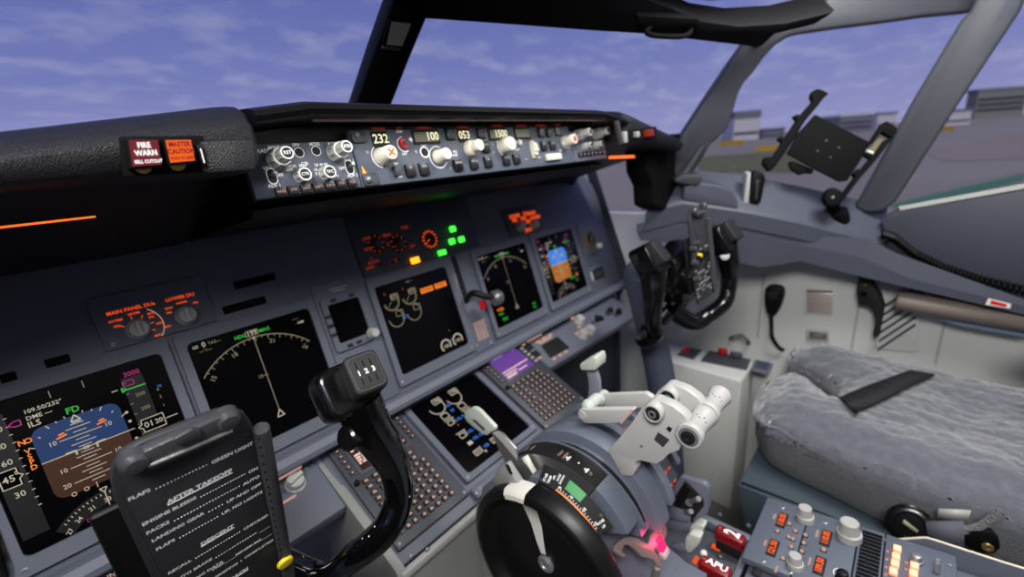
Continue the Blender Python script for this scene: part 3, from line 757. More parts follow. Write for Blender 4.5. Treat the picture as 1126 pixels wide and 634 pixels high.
# centre panel above the engine display: dim dials, lights
c = crop(380, 220, 3.519)
cp = thing('flap_and_brake_panel', 'dark centre panel above the engine display with orange dials and green lamps', 'gauge panel', tuple(MIP.p(.10, .16, -.0045)))
mb = MB(); mb.box(MIP, -.096, .205, .108, .226, -.0045, -.001, 'panel2', .002)
def oring(q, r, m, ticks=12, w=.0025, num=True):
    u, v = MIP.px(*c(*q)); mb.disc(MIP, u, v, r * 1.25, -.0007, 'dark')
    for i in range(ticks):
        a = 2 * PI * i / ticks; mb.box(MIP.at(u + r * math.cos(a), v + r * math.sin(a)).turned(a), -w, w, -w * .6, w * .6, -.0008, -.0003, m)
    mb.line(MIP, (u, v), (u - r * .7, v - r * .4), .0015, -.0003, m)
oring((327, 150), .0165, 'oran', 14)
for q in ((118, 168), (205, 165)): oring(q, .015, 'orandim', 9, .0018)
for q, t_ in (((80, 150), 'OFF'), ((90, 190), 'RTO'), ((160, 135), 'MAX'), ((165, 170), '3'), ((100, 225), '1'), ((110, 240), 'AUTO'), ((230, 105), 'FUEL'), ((260, 178), 'SET'), ((190, 236), 'RESET'), ((95, 262), 'ARM')):
    u, v = MIP.px(*c(*q)); mb.text(MIP, u, v, t_, .006, -.0004, 'orandim', 0, .02)
mb.build('faceplate', cp)
for q, r in (((118, 168), .008), ((205, 165), .008), ((205, 232), .0030), ((178, 240), .0030), ((137, 246), .004)):
    mb = MB(); u, v = MIP.px(*c(*q)); knob_on(mb, MIP, u, v, -.001, r, .012, 'panel2'); mb.build('knob', cp)
mb = MB(); u, v = MIP.px(*c(268, 233)); mb.box(MIP, u - .0095, u + .0095, v - .006, v + .006, -.001, .004, 'amb2', .001); mb.build('warning_light', cp, 'lit amber lamp')
mb = MB(); u, v = MIP.px(*c(372, 203)); mb.box(MIP, u - .0095, u + .0095, v - .0052, v + .0052, -.001, .004, 'lime', .001); mb.build('indicator_light', cp, 'lit green lamp')

# landing gear panel
gp = thing('landing_gear_panel', 'gear lever panel with a silver knobbed black lever, red trigger and pink placard', 'lever panel', tuple(MIP.p(.125, .03, -.0045)))
mb = MB(); mb.box(MIP, .101, .161, -.1155, .1045, -.0045, -.001, 'panel', .002)
mb.box(MIP, .110, .124, -.005, .1035, -.001, -.0004, 'dark'); screws(mb, MIP, [(.108, -.10), (.150, -.108)], -.001)
mb.text(MIP, .106, .05, 'UP OFF DN', .004, -.0004, 'pink', PI / 2)
mb.build('faceplate', gp)
mb = MB(); rnd = random.Random(4)
mb.box(MIP, .112, .150, -.098, -.046, -.001, .0, 'panel')
for i in range(7):
    u = .114
    while u < .146: w = rnd.uniform(.003, .009); mb.box(MIP, u, min(u + w, .148), -.0545 - i * .0062, -.0512 - i * .0062, 0, .0003, 'pink'); u += w + .0015
mb.build('placard', gp)
first = None
for q in ((413, 112), (410, 160), (447, 152)):
    u, v = MIP.px(*c(*q))
    if first is None:
        mb = MB(); mb.prism(MIP, rr(u - .0065, u + .0065, v - .006, v + .006, .002), -.001, .004, 'lime'); first = (mb.build('gear_light', cp, 'lit green lamp'), u, v)
    else: dup_part(first[0], cp, MIP.U * (u - first[1]) + MIP.V * (v - first[2]))
mb = MB(); u, v = MIP.px(*c(493, 118)); mb.arc(MIP, u, v, .009, .0135, 40, 330, -.0035, 'oran', 20)
for i in range(7): a = math.radians(40 + 48 * i); mb.box(MIP.at(u + .011 * math.cos(a), v + .011 * math.sin(a)).turned(a), -.003, .003, -.0012, .0012, -.0036, -.003, 'dark')
mb.build('brake_gauge', cp, 'glowing orange ring gauge')
mb = MB(); A = MIP.p(.117, .004, -.001); hx = MIP.px(540, 327, .060); E_ = MIP.p(hx[0], hx[1], .060); B0 = MIP.p(*MIP.px(520, 322, .035), .035)
mb.tube([A, B0, MIP.p(*MIP.px(531, 325, .052), .052), E_], [.006, .007, .007, .006], 'black', 12)
LA = mb.build('lever_arm', gp)
mb = MB(); W_ = MIP.p(*MIP.px(546, 327, .064), .064); ax = (MIP.U * .9 + MIP.N * .2 - MIP.V * .05).normalized()
mb.lathe(W_ - ax * .011, ax, [(.013, 0), (.0165, .004), (.0165, .017), (.013, .022), (.004, .0225)], 'metal', 26); mb.build('lever_knob', LA, 'silver wheel-shaped knob')
mb = MB(); r0 = MIP.p(*MIP.px(531, 334, .03), .03); mb.prism(Fr(r0, MIP.U, MIP.V), [(-.006, -.012), (.006, -.010), (.006, .006), (-.004, .010)], -.008, .004, 'redp', .002); mb.build('trigger', LA, 'red trigger')

# far selector, clock and counter
fs = thing('display_selector_panel', 'far selector panel with glowing orange captions and two pale knobs above the bright attitude display', 'selector panel', tuple(MIP.p(.375, .15, -.0045)))
mb = MB(); mb.box(MIP, .31, .445, .108, .178, -.0045, -.001, 'panel2', .002)
for q, t_ in (((655, 62), 'NORM'), ((655, 78), 'PRI'), ((720, 50), 'MAIN'), ((690, 72), 'PFD'), ((735, 66), 'NORM'), ((712, 82), 'MFD'), ((708, 115), 'ENG'), ((700, 52), 'DUs')):
    u, v = MIP.px(*c(*q)); mb.text(MIP, u, v, t_, .0095, -.0004, 'oran', 0, .05)
mb.build('faceplate', fs)
for q in ((680, 100), (733, 92)):
    mb = MB(); u, v = MIP.px(*c(*q), .006); knob_on(mb, MIP, u, v, -.001, .0125, .014, 'knob'); mb.build('knob', fs)
ck = thing('clock', 'round clock with ochre rim and pale corner button at the far end of the panel', 'clock', tuple(MIP.p(.63, .04, -.0045)))
uc, vc = MIP.px(*c(945, 150))
mb = MB(); mb.box(MIP, uc - .042, uc + .047, vc - .045, vc + .055, -.0045, -.001, 'panel', .003); mb.build('faceplate', ck)
mb = MB(); mb.lathe(MIP.p(uc, vc, -.001), MIP.N, [(.030, 0), (.030, .006), (.025, .007), (.024, .004)], mat('ochre_rim', (120, 108, 62), .5), 28); mb.disc(MIP, uc, vc, .0245, .0045, 'dark')
for i in range(12):
    a = i * PI / 6; mb.line(MIP, (uc + .017 * math.cos(a), vc + .017 * math.sin(a)), (uc + .022 * math.cos(a), vc + .022 * math.sin(a)), .002, .005, 'knob')
mb.line(MIP, (uc, vc), (uc + .012, vc + .008), .002, .0052, 'knob'); mb.line(MIP, (uc, vc), (uc - .004, vc - .016), .0015, .0052, 'knob'); mb.build('dial', ck)
mb = MB(); u, v = MIP.px(*c(980, 176)); knob_on(mb, MIP, u, v, -.001, .008, .010, 'cream'); mb.build('button', ck)
mb = MB(); u, v = MIP.px(*c(955, 205)); knob_on(mb, MIP, u, v, -.001, .006, .008, 'panel2'); mb.build('button', ck)
uq, vq = MIP.px(*c(978, 283))
tc_ = thing('digital_counter', 'small black digit counter beside a pale tab below the clock', 'counter', tuple(MIP.p(uq, vq, -.0045)))
mb = MB(); mb.box(MIP, uq - .045, uq + .036, vq - .025, vq + .025, -.0045, -.001, 'panel', .002); mb.build('faceplate', tc_)
mb = MB(); mb.box(MIP, uq - .026, uq + .030, vq - .016, vq + .016, -.001, .002, 'dark', .001)
for i in range(4): mb.box(MIP, uq - .020 + i * .012, uq - .013 + i * .012, vq - .009, vq + .009, .002, .0025, 'panel2')
mb.build('digit_drums', tc_)
mb = MB(); mb.box(MIP, uq - .040, uq - .031, vq - .013, vq + .013, -.001, .002, 'knob', .001); mb.build('tab', tc_)

# lower shelf panels either side of the stand
def shelf(name, lab, u0, u1, v0, v1, vr):
    t = thing(name, lab, 'switch panel', tuple(BAY.p((u0 + u1) / 2, (v0 + v1) / 2, -.03)))
    mb = MB(); mb.prism(BAY, [(u0, v0), (u1, v0 if u1 < 0 else vr), (u1, v1), (u0, v1)], -.03, -.002, 'panel', .003); return t, mb
c = crop(560, 340, 4.529)
sh, mb = shelf('lower_shelf_panel', 'sloping grey switch shelf under the far displays with pale knobs and black toggles', .263, .70, -.002, .104, -.012)
u0, v1 = BAY.px(*c(160, 180)); u1, v0 = BAY.px(*c(300, 195)); mb.prism(BAY, [BAY.px(*c(*q)) for q in ((160, 180), (240, 135), (300, 190), (205, 240))], -.002, .001, 'dark', .0005)
for q, w in (((125, 138), .06), ((180, 150), .05), ((145, 158), .018), ((175, 140), .018), ((203, 125), .018), ((145, 240), .022), ((225, 242), .014), ((255, 225), .014), ((282, 208), .014), ((330, 38), .028), ((318, 40), .02), ((350, 85), .014), ((378, 92), .03), ((345, 112), .03), ((75, 175), .012)):
    u, v = BAY.px(*c(*q)); mb.box(BAY, u - w / 2, u + w / 2, v - .0035, v + .0035, -.002, -.0015, 'pink')
mb.build('faceplate', sh)
for q, r in (((350, 50), .013), ((370, 122), .013), ((405, 102), .013)):
    mb = MB(); u, v = BAY.px(*c(*q), .006); knob_on(mb, BAY, u, v, -.002, r, .018, 'knob', flute=6); mb.build('knob', sh)
mb = MB(); mb.prism(BAY, [BAY.px(*c(*q)) for q in ((400, 30), (425, 30), (440, 78), (425, 82))], -.002, .002, 'screw', .001); mb.build('sliding_tab', sh)
for q, tip in (((455, 45), (438, 40)), ((500, 10), (505, 0)), ((545, 15), (548, 5))):
    mb = MB(); u, v = BAY.px(*c(*q)); a = BAY.p(u, v, -.002); b = BAY.p(*BAY.px(*c(*tip), .022), .022)
    mb.cyl(a, a + BAY.N * .006, .010, 'black', 16, ch=.001); mb.cyl(a, b, .005, 'black', 12, r2=.0075, ch=.001); mb.ball(b, .008, 'black'); mb.build('toggle', sh)
mb = MB(); u, v = BAY.px(*c(502, 12), .012); mb.ball(BAY.p(u, v, .014), .006, 'screw'); mb.build('toggle_tip', sh, 'bright metal toggle tip')
for q in ((95, 190), (130, 225)):
    mb = MB(); u, v = BAY.px(*c(*q)); mb.box(BAY, u - .011, u + .011, v - .009, v + .009, -.002, .004, 'dark', .001); mb.build('switch_guard', sh)
c = crop(110, 440, 3.267)
sl, mb = shelf('lower_shelf_panel', 'sloping grey shelf with one pale oval knob, seen between clipboard and near yoke', -.75, -.272, -.008, .100, -.008)
for q, w in (((665, 268), .05), ((690, 248), .03), ((680, 352), .02)):
    u, v = BAY.px(*c(*q)); mb.box(BAY, u - w / 2, u + w / 2, v - .002, v + .002, -.002, -.0016, 'pink')
u, v = BAY.px(*crop(0, 500, 4.73)(620, 600)); mb.text(BAY, u, v, 'MAIN PANEL', .006, -.0016, 'pink', 0, .02)
screws(mb, BAY, [BAY.px(*c(742, 240))], -.001); mb.build('faceplate', sl)
mb = MB(); u, v = BAY.px(*c(702, 290), .006); knob_on(mb, BAY, u, v, -.002, .0135, .014, 'knob'); mb.box(BAY.at(u, v).turned(.3), -.0125, .0125, -.0035, .0035, .012, .019, 'knob', .0015); mb.build('knob', sl)
# ================================================================= GLARESHIELD
gs = thing('glareshield', 'black padded glareshield hood running over the whole instrument panel below the windshield', 'glareshield', (0, -.08, 1.12))
mb = MB()
def hsec(x, dz):
    return [Vector((x, y, z + dz * (1 if z > 1.244 else 0))) for y, z in ((.085, 1.275), (-.10, 1.272), (-.255, 1.264), (-.268, 1.261), (-.272, 1.256), (-.268, 1.2515), (-.205, 1.2475), (-.198, 1.245), (-.198, 1.172), (-.214, 1.167), (-.200, 1.158), (.062, 1.116), (.085, 1.150))]
mb.loft([hsec(-.336, -.007), hsec(-.285, 0), hsec(.245, 0), hsec(.336, -.014)], 'black', close=True, caps=True)
mb.build('hood', gs)
mb = MB(); mb.box(Fr((0, -.252, 1.2485), (1, 0, 0), (0, 1, .06)), -.28, .30, -.004, .004, -.003, 0, mat('map_light_bar', (14, 5, 5), .8, spec=.1), .001); mb.build('light_bar', gs)
def pad(stations, name, slope, xs0, z0):
    mb = MB(); rows = []
    for x, ky, lip in stations:
        z = z0 + slope * (x - xs0); q = lip / .058
        sec = ((.085, .004), (-.10, .004), (-.222, .001), (-.245, -.002), (-.262, -.009), (-.2715, -.020), (-.2715, -.032 * q), (-.268, -.048 * q), (-.262, -.054 * q), (-.245, -.058 * q), (-.15, -.062 * q), (.060, -.148 - slope * (x - xs0) * .9), (.085, -.12))
        rows.append([Vector((x, y, z + dz)) if ky == 0 else Vector((x, -.10 + (y + .10) * (1 - ky), z - .03 + (dz + .03) * (1 - ky))) for y, dz in sec])
    mb.loft(rows, 'leather', close=True, caps=True)
    return mb.build(name, gs, 'padded black vinyl cover')
pad([(-1.02, 0, .030), (-.80, 0, .032), (-.60, 0, .034), (-.50, 0, .036), (-.43, 0, .044), (-.352, 0, .058), (-.342, .015, .058), (-.337, .06, .058)], 'padded_cover', .136, -.34, 1.262)
pad([(.337, .06, .058), (.342, .015, .058), (.352, 0, .058), (.45, 0, .048), (.57, 0, .038), (.61, 0, .036), (.635, .12, .036)], 'padded_cover', -.205, .345, 1.266)
def face_prism(mb, y, q, d, m, bev=0):
    F = YF(y); mb.prism(F, [F.px(*p, n=d) for p in q], 0, d, m, bev); return F
mb = MB(); face_prism(mb, -.2685, ((131, 150), (224, 149), (226, 189), (136, 194)), .004, 'matt', .001); mb.build('light_recess', gs)
mb = MB(); F = face_prism(mb, -.268, ((219, 155), (280, 152), (283, 187), (226, 191), (221, 184)), .008, 'leather', .003); mb.build('raised_block', gs)
def annun(q, m, lines, tm, name, lab, y=-.272, h=.0075):
    mb = MB(); F = YF(y); d = .014
    ctr = [sum(F.px(*p, n=d)[i] for p in q) / 4 for i in (0, 1)]
    pts = [F.px(*p, n=d) for p in q]
    mb.prism(F, [(ctr[0] + (u - ctr[0]) * 1.10, ctr[1] + (v - ctr[1]) * 1.12) for u, v in pts], 0, d - .0005, 'matt', .001)
    mb.prism(F, [(ctr[0] + (u - ctr[0]) * .95, ctr[1] + (v - ctr[1]) * .95) for u, v in pts], d - .001, d + .0008, m)
    for t_, dv, s in lines: mb.text(F, ctr[0] + .0003, ctr[1] + dv, t_, h * s, d + .0013, tm, 0, .03, sx=.8)
    mb.cyl(F.p(ctr[0] - .002, ctr[1] - .0085, .0005), F.p(ctr[0] - .002, ctr[1] - .0085, .004), .0055, 'brass', 16)
    mb.build(name, gs, lab)
annun(((140.5, 153), (174, 153), (178, 181.5), (145, 184)), 'firered', (('FIRE', .0050, .50), ('WARN', -.0002, .50), ('BELL CUTOUT', -.0060, .30)), 'white', 'fire_warning_light', 'dark red push light reading FIRE WARN')
annun(((181, 153.5), (210, 153), (215, 177), (187, 179.5)), 'amber', (('MASTER', .0046, .45), ('CAUTION', -.0004, .45), ('PUSH TO RESET', -.0052, .26)), 'firered', 'master_caution_light', 'orange push light reading MASTER CAUTION')
mb = MB(); F = YF(-.272); u, v = F.px(219, 171); mb.box(F, u - .002, u + .002, v - .008, v + .008, 0, .008, 'black', .001); mb.line(F, (u, v - .006), (u, v + .005), .001, .0083, 'white'); mb.build('side_lever', gs)
mb = MB(); a = pt(0, 250, 'y', -.2); b = pt(105, 238, 'y', -.2); a = b + (a - b) * 1.6; mb.cyl(a, b, .0007, 'strip', 10); mb.build('light_strip', gs, 'thin glowing orange strip')
mb = MB(); F = YF(-.235)
q = [F.px(*p) for p in ((670, 171.5), (696, 170.5), (696.5, 173.5), (670, 174.5))]; mb.prism(F, q, -.002, .004, 'strip', .001); mb.build('light_strip', gs, 'glowing orange light bar')
c = crop(660, 110, 4.873)
mb = MB(); face_prism(mb, -.268, [c(*p) for p in ((122, 168), (300, 140), (305, 205), (130, 236))], .004, 'matt', .001); mb.build('light_recess', gs)
mb = MB(); face_prism(mb, -.272, [c(*p) for p in ((254, 160), (288, 153), (292, 188), (258, 196))], .010, 'orandim', .001); mb.build('master_caution_light', gs, 'orange caution light on the far end')
for q in (((128, 168), (146, 166), (150, 226), (134, 228)), ((196, 168), (212, 166), (215, 196), (198, 198))):
    mb = MB(); face_prism(mb, -.272, [c(*p) for p in q], .008, 'knob', .001); mb.build('warning_light', gs, 'unlit pale lamp')
mb = MB(); face_prism(mb, -.272, [c(*p) for p in ((86, 112), (104, 108), (126, 232), (110, 240))], .006, 'clip', .001); mb.build('end_trim', gs)
mb = MB(); F = YF(-.19); mb.prism(F, P(F, (698, 152), (752, 146), (757, 152), (750, 172), (743, 196), (746, 219), (735, 227), (717, 231), (708, 226), (707, 205), (700, 190)), -.03, .03, 'matt', .008, 3); mb.build('end_bracket', gs, 'black end bracket hanging at the far side')
mb = MB(); F = YF(-.225); u, v = F.px(743, 159); mb.cyl(F.p(u, v, 0), F.p(u, v, .012), .008, 'oran', 14, ch=.002); mb.build('warning_light', gs, 'small orange lamp')

# ================================================================= MODE CONTROL PANEL AND EFIS PANELS
def knob3(mb, F, q, r, h, m='cream', **k):
    u, v = F.px(*q); knob_on(mb, F, u, v, 0, r, h, m, **k); return u, v
def efis(x0, x1, h, lab, far):
    t = thing('display_control_panel', lab, 'control panel', tuple(MCP.p((x0 + x1) / 2, 0, -.01)))
    mb = MB(); mb.box(MCP, x0, x1, .001, h, -.010, 0, 'mcp', .0015)
    return t, mb
EX = -.3355
t, mb = efis(EX, -.221, .0535, 'near control panel with ridged grey knobs and seven black keys beside the fire warning light', False)
c = crop(275, 120, 5.764)
for q, s, h in (((95, 265), 'RADIO', .0036), ((150, 245), 'MINS', .0036), ((290, 228), 'BARO' if False else 'FPV', .0034), ((408, 222), 'MTRS', .0034), ((530, 222), 'BARO', .0036), ((125, 375), 'VOR 1', .0034), ((185, 420), 'OFF', .0034), ((155, 485), 'ADF 1', .0034), ((300, 360), 'VOR  MAP', .0032), ((250, 385), 'APP', .003), ((450, 352), '20 40 80', .003), ((415, 385), '10', .003), ((420, 410), '5', .003), ((625, 325), 'VOR 2', .0032), ((583, 375), 'OFF', .0032), ((650, 420), 'ADF 2', .0034), ((498, 240), 'IN', .003), ((345, 345), 'CTR', .003), ((540, 425), 'PLN', .003)):
    u, v = MCP.px(*c(*q)); mb.text(MCP, u, v, s, h, .0004, 'white', 0, .02)
for q in ((310, 275), (418, 265)):
    u, v = MCP.px(*c(*q)); mb.disc(MCP, u, v, .0045, .0005, 'dark'); mb.arc(MCP, u, v, .0045, .0053, 0, 360, .0006, 'white')
for q in ((138, 425), (628, 368)):
    u, v = MCP.px(*c(*q)); o = rr(u - .0045, u + .0045, v - .0075, v + .0075, .0044); mb.flat(MCP, o, .0005, 'dark'); mb.poly_line(MCP, o, .001, .0007, 'white', True)
mb.build('faceplate', t)
for q, s, r, h in (((170, 320), 'RST', .0098, .014), ((540, 278), 'STD', .0095, .014)):
    mb = MB(); u, v = MCP.px(*c(*q)); knob_on(mb, MCP, u, v, 0, r, h, 'knob', flute=9, ring=False); mb.arc(MCP, u, v, r * .74, r * .9, 0, 360, h + .0004, 'white')
    mb.lathe(MCP.p(u, v, h), MCP.N, [(.0068, 0), (.0066, .012), (.0062, .0135)], 'knob', 22)
    for i in range(10):
        a = i * PI / 5; mb.cyl(MCP.p(u + .0066 * math.cos(a), v + .0066 * math.sin(a), h), MCP.p(u + .0064 * math.cos(a), v + .0064 * math.sin(a), h + .012), .0008, 'knob', 6)
    mb.disc(MCP, u, v, .0049, h + .0138, 'cap'); mb.arc(MCP, u, v, .0049, .0062, 0, 360, h + .0139, 'white'); mb.text(MCP, u, v, s, .0032, h + .0142, 'white', 0, .02); mb.build('knob', t, 'double ridged grey knob')
for q, s in (((322, 425), 'CTR'), ((478, 410), 'TFC')):
    mb = MB(); u, v = MCP.px(*c(*q)); knob_on(mb, MCP, u, v, 0, .0072, .011, 'knob', flute=9); mb.disc(MCP, u, v, .0052, .0114, 'cap'); mb.arc(MCP, u, v, .0052, .0066, 0, 360, .0115, 'white'); mb.text(MCP, u, v, s, .003, .0117, 'white', 0, .02); mb.build('knob', t)
for q in ((138, 425), (628, 368)):
    mb = MB(); u, v = MCP.px(*c(*q)); mb.cyl(MCP.p(u, v, .0005), MCP.p(u + .0006, v + .002, .010), .0018, 'screw', 12, r2=.0024, ch=.0006); mb.build('toggle', t)
for q, s in zip(((190, 528), (268, 515), (348, 507), (425, 497), (500, 487), (570, 475), (640, 467)), ('WXR', 'STA', 'WPT', 'ARPT', 'DATA', 'POS', 'TERR')):
    mb = MB(); u, v = MCP.px(*c(*q)); mb.box(MCP, u - .0052, u + .0052, v - .0047, v + .0047, -.001, .0045, 'key', .0008); mb.text(MCP, u, v, s, .0026, .0048, 'pink', 0, .02); mb.build('key', t)

mp = thing('mode_control_panel', 'long grey autopilot panel with lit number windows and cream knobs under the hood', 'control panel', tuple(MCP.p(0, 0, -.01)))
mb = MB(); mb.prism(MCP, [(-.2195, .0005), (.217, .0005), (.217, .0655), (-.2195, .0655)], -.010, 0, 'mcp', .002)
mb.prism(MCP, rr(-.2185, -.198, .001, .016, .004), -.001, .003, 'panel2', .001); mb.prism(MCP, rr(-.2185, -.200, .050, .064, .004), -.001, .003, 'panel2', .001)
c1 = crop(380, 120, 6.343); c2 = crop(500, 120, 7.92); c3 = crop(580, 115, 7.92)
for q, r in ((c1(68, 185), .0038), (c1(150, 495), .0042)):
    u, v = MCP.px(*q); mb.ball(MCP.p(u, v, .003), r, 'screw', 14)
for q in (c1(150, 300), c1(490, 297), c1(730, 412), c2(330, 310), c2(338, 378)): u, v = MCP.px(*q); mb.lathe(MCP.p(u, v, 0), MCP.N, [(.0022, 0), (.002, .0008)], 'screw', 12)
def mtext(q, s, h=.0036, m='oran', b=.02): u, v = MCP.px(*q); mb.text(MCP, u, v, s, h, .0005, m, 0, b)
for q, s in ((c1(230, 138), 'COURSE'), (c1(370, 135), 'A/T'), (c1(545, 132), 'IAS/MACH'), (c1(820, 127), 'HEADING'), (c2(368, 148), 'ALTITUDE'), (c2(580, 145), 'VERT SPEED'), (c2(745, 142), 'A/P ENGAGE'), (c3(258, 178), 'COURSE')): mtext(q, s, .0034, 'orandim', .01)
for q, s in ((c1(372, 158), 'ARM'), (c1(410, 313), 'OFF'), (c1(352, 380), 'MA'), (c1(378, 475), 'OFF'), (c1(545, 250), 'C/O'), (c2(8, 378), '10'), (c2(10, 404), '30'), (c2(545, 355), 'INTV'), (c2(620, 432), '-----'), (c3(285, 400), 'MA'), (c2(705, 300), 'DN'), (c2(735, 420), 'UP'), (c1(760, 297), 'SPD'), (c1(762, 322), 'INTV')): mtext(q, s, .0032, 'white')
u, v = MCP.px(*c1(128, 435)); mb.prism(MCP, [(u - .002, v - .003), (u + .003, v - .003), (u - .001, v + .006)], 0, .0006, 'amb2')
u, v = MCP.px(*c1(550, 300)); mb.disc(MCP, u, v, .0055, .0005, 'dark'); mb.arc(MCP, u, v, .0055, .0075, 0, 360, .0006, 'white')
for q, a0, a1, r in ((c1(250, 330), 100, 260, .0125), (c1(405, 245), 90, 300, .0085), (c1(645, 335), 60, 330, .0135), (c2(425, 325), 90, 290, .0135), (c3(330, 320), 150, 330, .012)):
    u, v = MCP.px(*q); mb.arc(MCP, u, v, r, r + .0012, a0, a1, .0005, 'white')
mb.build('faceplate', mp)
def window(q0, q1, s, x=.5, hh=.58, bold=.015):
    (u0, v1), (u1, v0) = MCP.px(*q0), MCP.px(*q1)
    vc = (v0 + v1) / 2; h = .0185
    m = MB(); m.box(MCP, u0, u1, vc - h / 2, vc + h / 2, -.001, .0015, 'dark', .0006)
    m.box(MCP, u0 + .003, u1 - .003, vc - h * .33, vc + h * .33, .0015, .0018, 'lcdoff' if len(s) != 3 or u1 - u0 > .04 else 'dark')
    w_ = m.build('number_window', mp)
    if s: m = MB(); m.text(MCP, u0 + (u1 - u0) * x, vc, s, h * hh, .0022, 'lcd', 0, bold, sx=.95); m.build('digits', w_, 'lit cream digits')
window(c1(172, 170), c1(305, 252), '232'); window(c1(452, 155), c1(660, 232), '100', .72); window(c1(775, 150), c1(868, 218), '053')
window(c2(280, 178), c2(462, 258), '1500', .64); window(c2(508, 180), c2(662, 242), ''); window(c3(228, 200), c3(292, 260), '')
def mcpknob(q, r, h, m='cream', cap=None, cross=False, nm='knob', lab=None):
    b = MB(); u, v = MCP.px(*q); knob_on(b, MCP, u, v, 0, r, h, m)
    if cross:
        b.disc(MCP, u, v, r * .72, h + .0003, 'paint')
        for s in (1, -1): b.line(MCP, (u - r * .42, v - s * r * .42), (u + r * .42, v + s * r * .42), r * .28, h + .0006, 'so')
    b.build(nm, mp, lab); return u, v
mcpknob(c1(245, 335), .0095, .024, cross=True, lab='cream knob marked with an orange cross'); mcpknob(c1(645, 335), .0085, .020)
b = MB(); u, v = MCP.px(*c2(130, 345)); b.lathe(MCP.p(u, v, 0), MCP.N, [(.0118, 0), (.0118, .006), (.0105, .009), (.0082, .011), (.0082, .020), (.0075, .022)], 'cream', 24); b.build('knob', mp)
b = MB(); u, v = MCP.px(*c2(420, 325)); b.lathe(MCP.p(u, v, 0), MCP.N, [(.0115, 0), (.0115, .010), (.0105, .018), (.0095, .019)], 'cream', 24)
b.box(MCP, u - .0095, u + .0095, v - .003, v + .003, .018, .0195, 'cream', .001); b.build('knob', mp)
b = MB(); u, v = MCP.px(*c3(325, 325)); knob_on(b, MCP, u, v, 0, .0095, .022, 'cream'); b.disc(MCP, u, v, .0055, .0224, 'oran'); b.build('knob', mp, 'cream knob with a glowing orange tip')
b = MB(); u, v = MCP.px(*c1(398, 242)); b.cyl(MCP.p(u, v, 0), MCP.p(u, v, .004), .006, 'redp', 16); b.cyl(MCP.p(u, v, .003), MCP.p(u + .002, v + .001, .016), .0022, 'screw', 12, r2=.003, ch=.0006); b.build('toggle', mp, 'toggle with a red collar')
b = MB(); u, v = MCP.px(*c1(345, 435)); b.box(MCP, u - .004, u + .004, v - .006, v + .006, 0, .007, 'panel2', .0015); b.build('toggle', mp)
b = MB(); u, v = MCP.px(*c2(558, 292)); b.lathe(MCP.p(u, v, 0), MCP.N, [(.0048, 0), (.0048, .003), (.003, .005)], 'paint', 16); b.build('button', mp)
b = MB(); u, v = MCP.px(*c2(678, 365)); W = XF(MCP.p(u, 0).x); ctr = MCP.p(u, v + .002, -.004)
b.lathe(ctr - Vector((.0045, 0, 0)), (1, 0, 0), [(.013, 0), (.0145, .001), (.0145, .008), (.013, .009)], 'cream', 26)
for i in range(14): a = i * PI / 7; b.cyl(ctr + Vector((-.004, .0145 * math.cos(a), .0145 * math.sin(a))), ctr + Vector((.004, .0145 * math.cos(a), .0145 * math.sin(a))), .0013, 'cream', 6)
b.build('thumbwheel', mp)
b = MB(); (u0, v1), (u1, v0) = MCP.px(*c3(145, 425)), MCP.px(*c3(285, 490)); vc = (v0 + v1) / 2; b.box(MCP, u0, u1, vc - .0055, vc + .0055, 0, .006, 'cream', .0015); b.build('disengage_bar', mp)
for q, s in ((c1(720, 175), 'LNAV'), (c1(445, 430), 'N1'), (c1(540, 420), 'SPEED'), (c1(780, 392), 'LVL CHG'), (c2(218, 212), 'VNAV'), (c2(262, 332), 'LNAV'), (c2(158, 478), 'VOR LOC'), (c2(282, 462), 'APP'), (c2(440, 445), 'ALT HLD'), (c2(530, 435), 'V/S'), (c3(110, 245), 'CMD'), (c3(180, 243), 'CMD'), (c3(135, 362), 'CWS'), (c3(210, 355), 'CWS'), (c2(20, 490), 'HDG SEL')):
    b = MB(); u, v = MCP.px(*q); b.box(MCP, u - .0070, u + .0070, v - .0078, v + .0078, -.001, .0045, 'key', .0009); b.text(MCP, u, v + .003, s, .0026, .0048, 'knob', 0, .02, sx=.8); b.build('button', mp)
t, mb = efis(.2185, .334, .056, 'far control panel with pairs of pale knobs at the far end of the autopilot panel', True)
mb.build('faceplate', t)
for q, r, h, two in ((c3(430, 275), .0098, .030, True), (c3(590, 262), .0098, .030, True), (c3(495, 368), .0072, .016, False), (c3(592, 355), .0072, .016, False)):
    mb = MB(); u, v = MCP.px(*q); knob_on(mb, MCP, u, v, 0, r, h * .5, 'knob', flute=9); mb.lathe(MCP.p(u, v, h * .5), MCP.N, [(r * .75, 0), (r * .72, h * .48), (r * .66, h * .5)], 'knob', 20); mb.disc(MCP, u, v, r * .5, h + .0003, 'cap'); mb.build('knob', t)
for i in range(7):
    mb = MB(); u, v = MCP.px(*c3(452 + i * 33, 438 - i * 4)); mb.box(MCP, u - .0042, u + .0042, v - .0042, v + .0042, -.001, .004, 'key', .0008); mb.box(MCP, u - .002, u + .002, v - .0012, v + .0012, .004, .0043, 'pink'); mb.build('key', t)
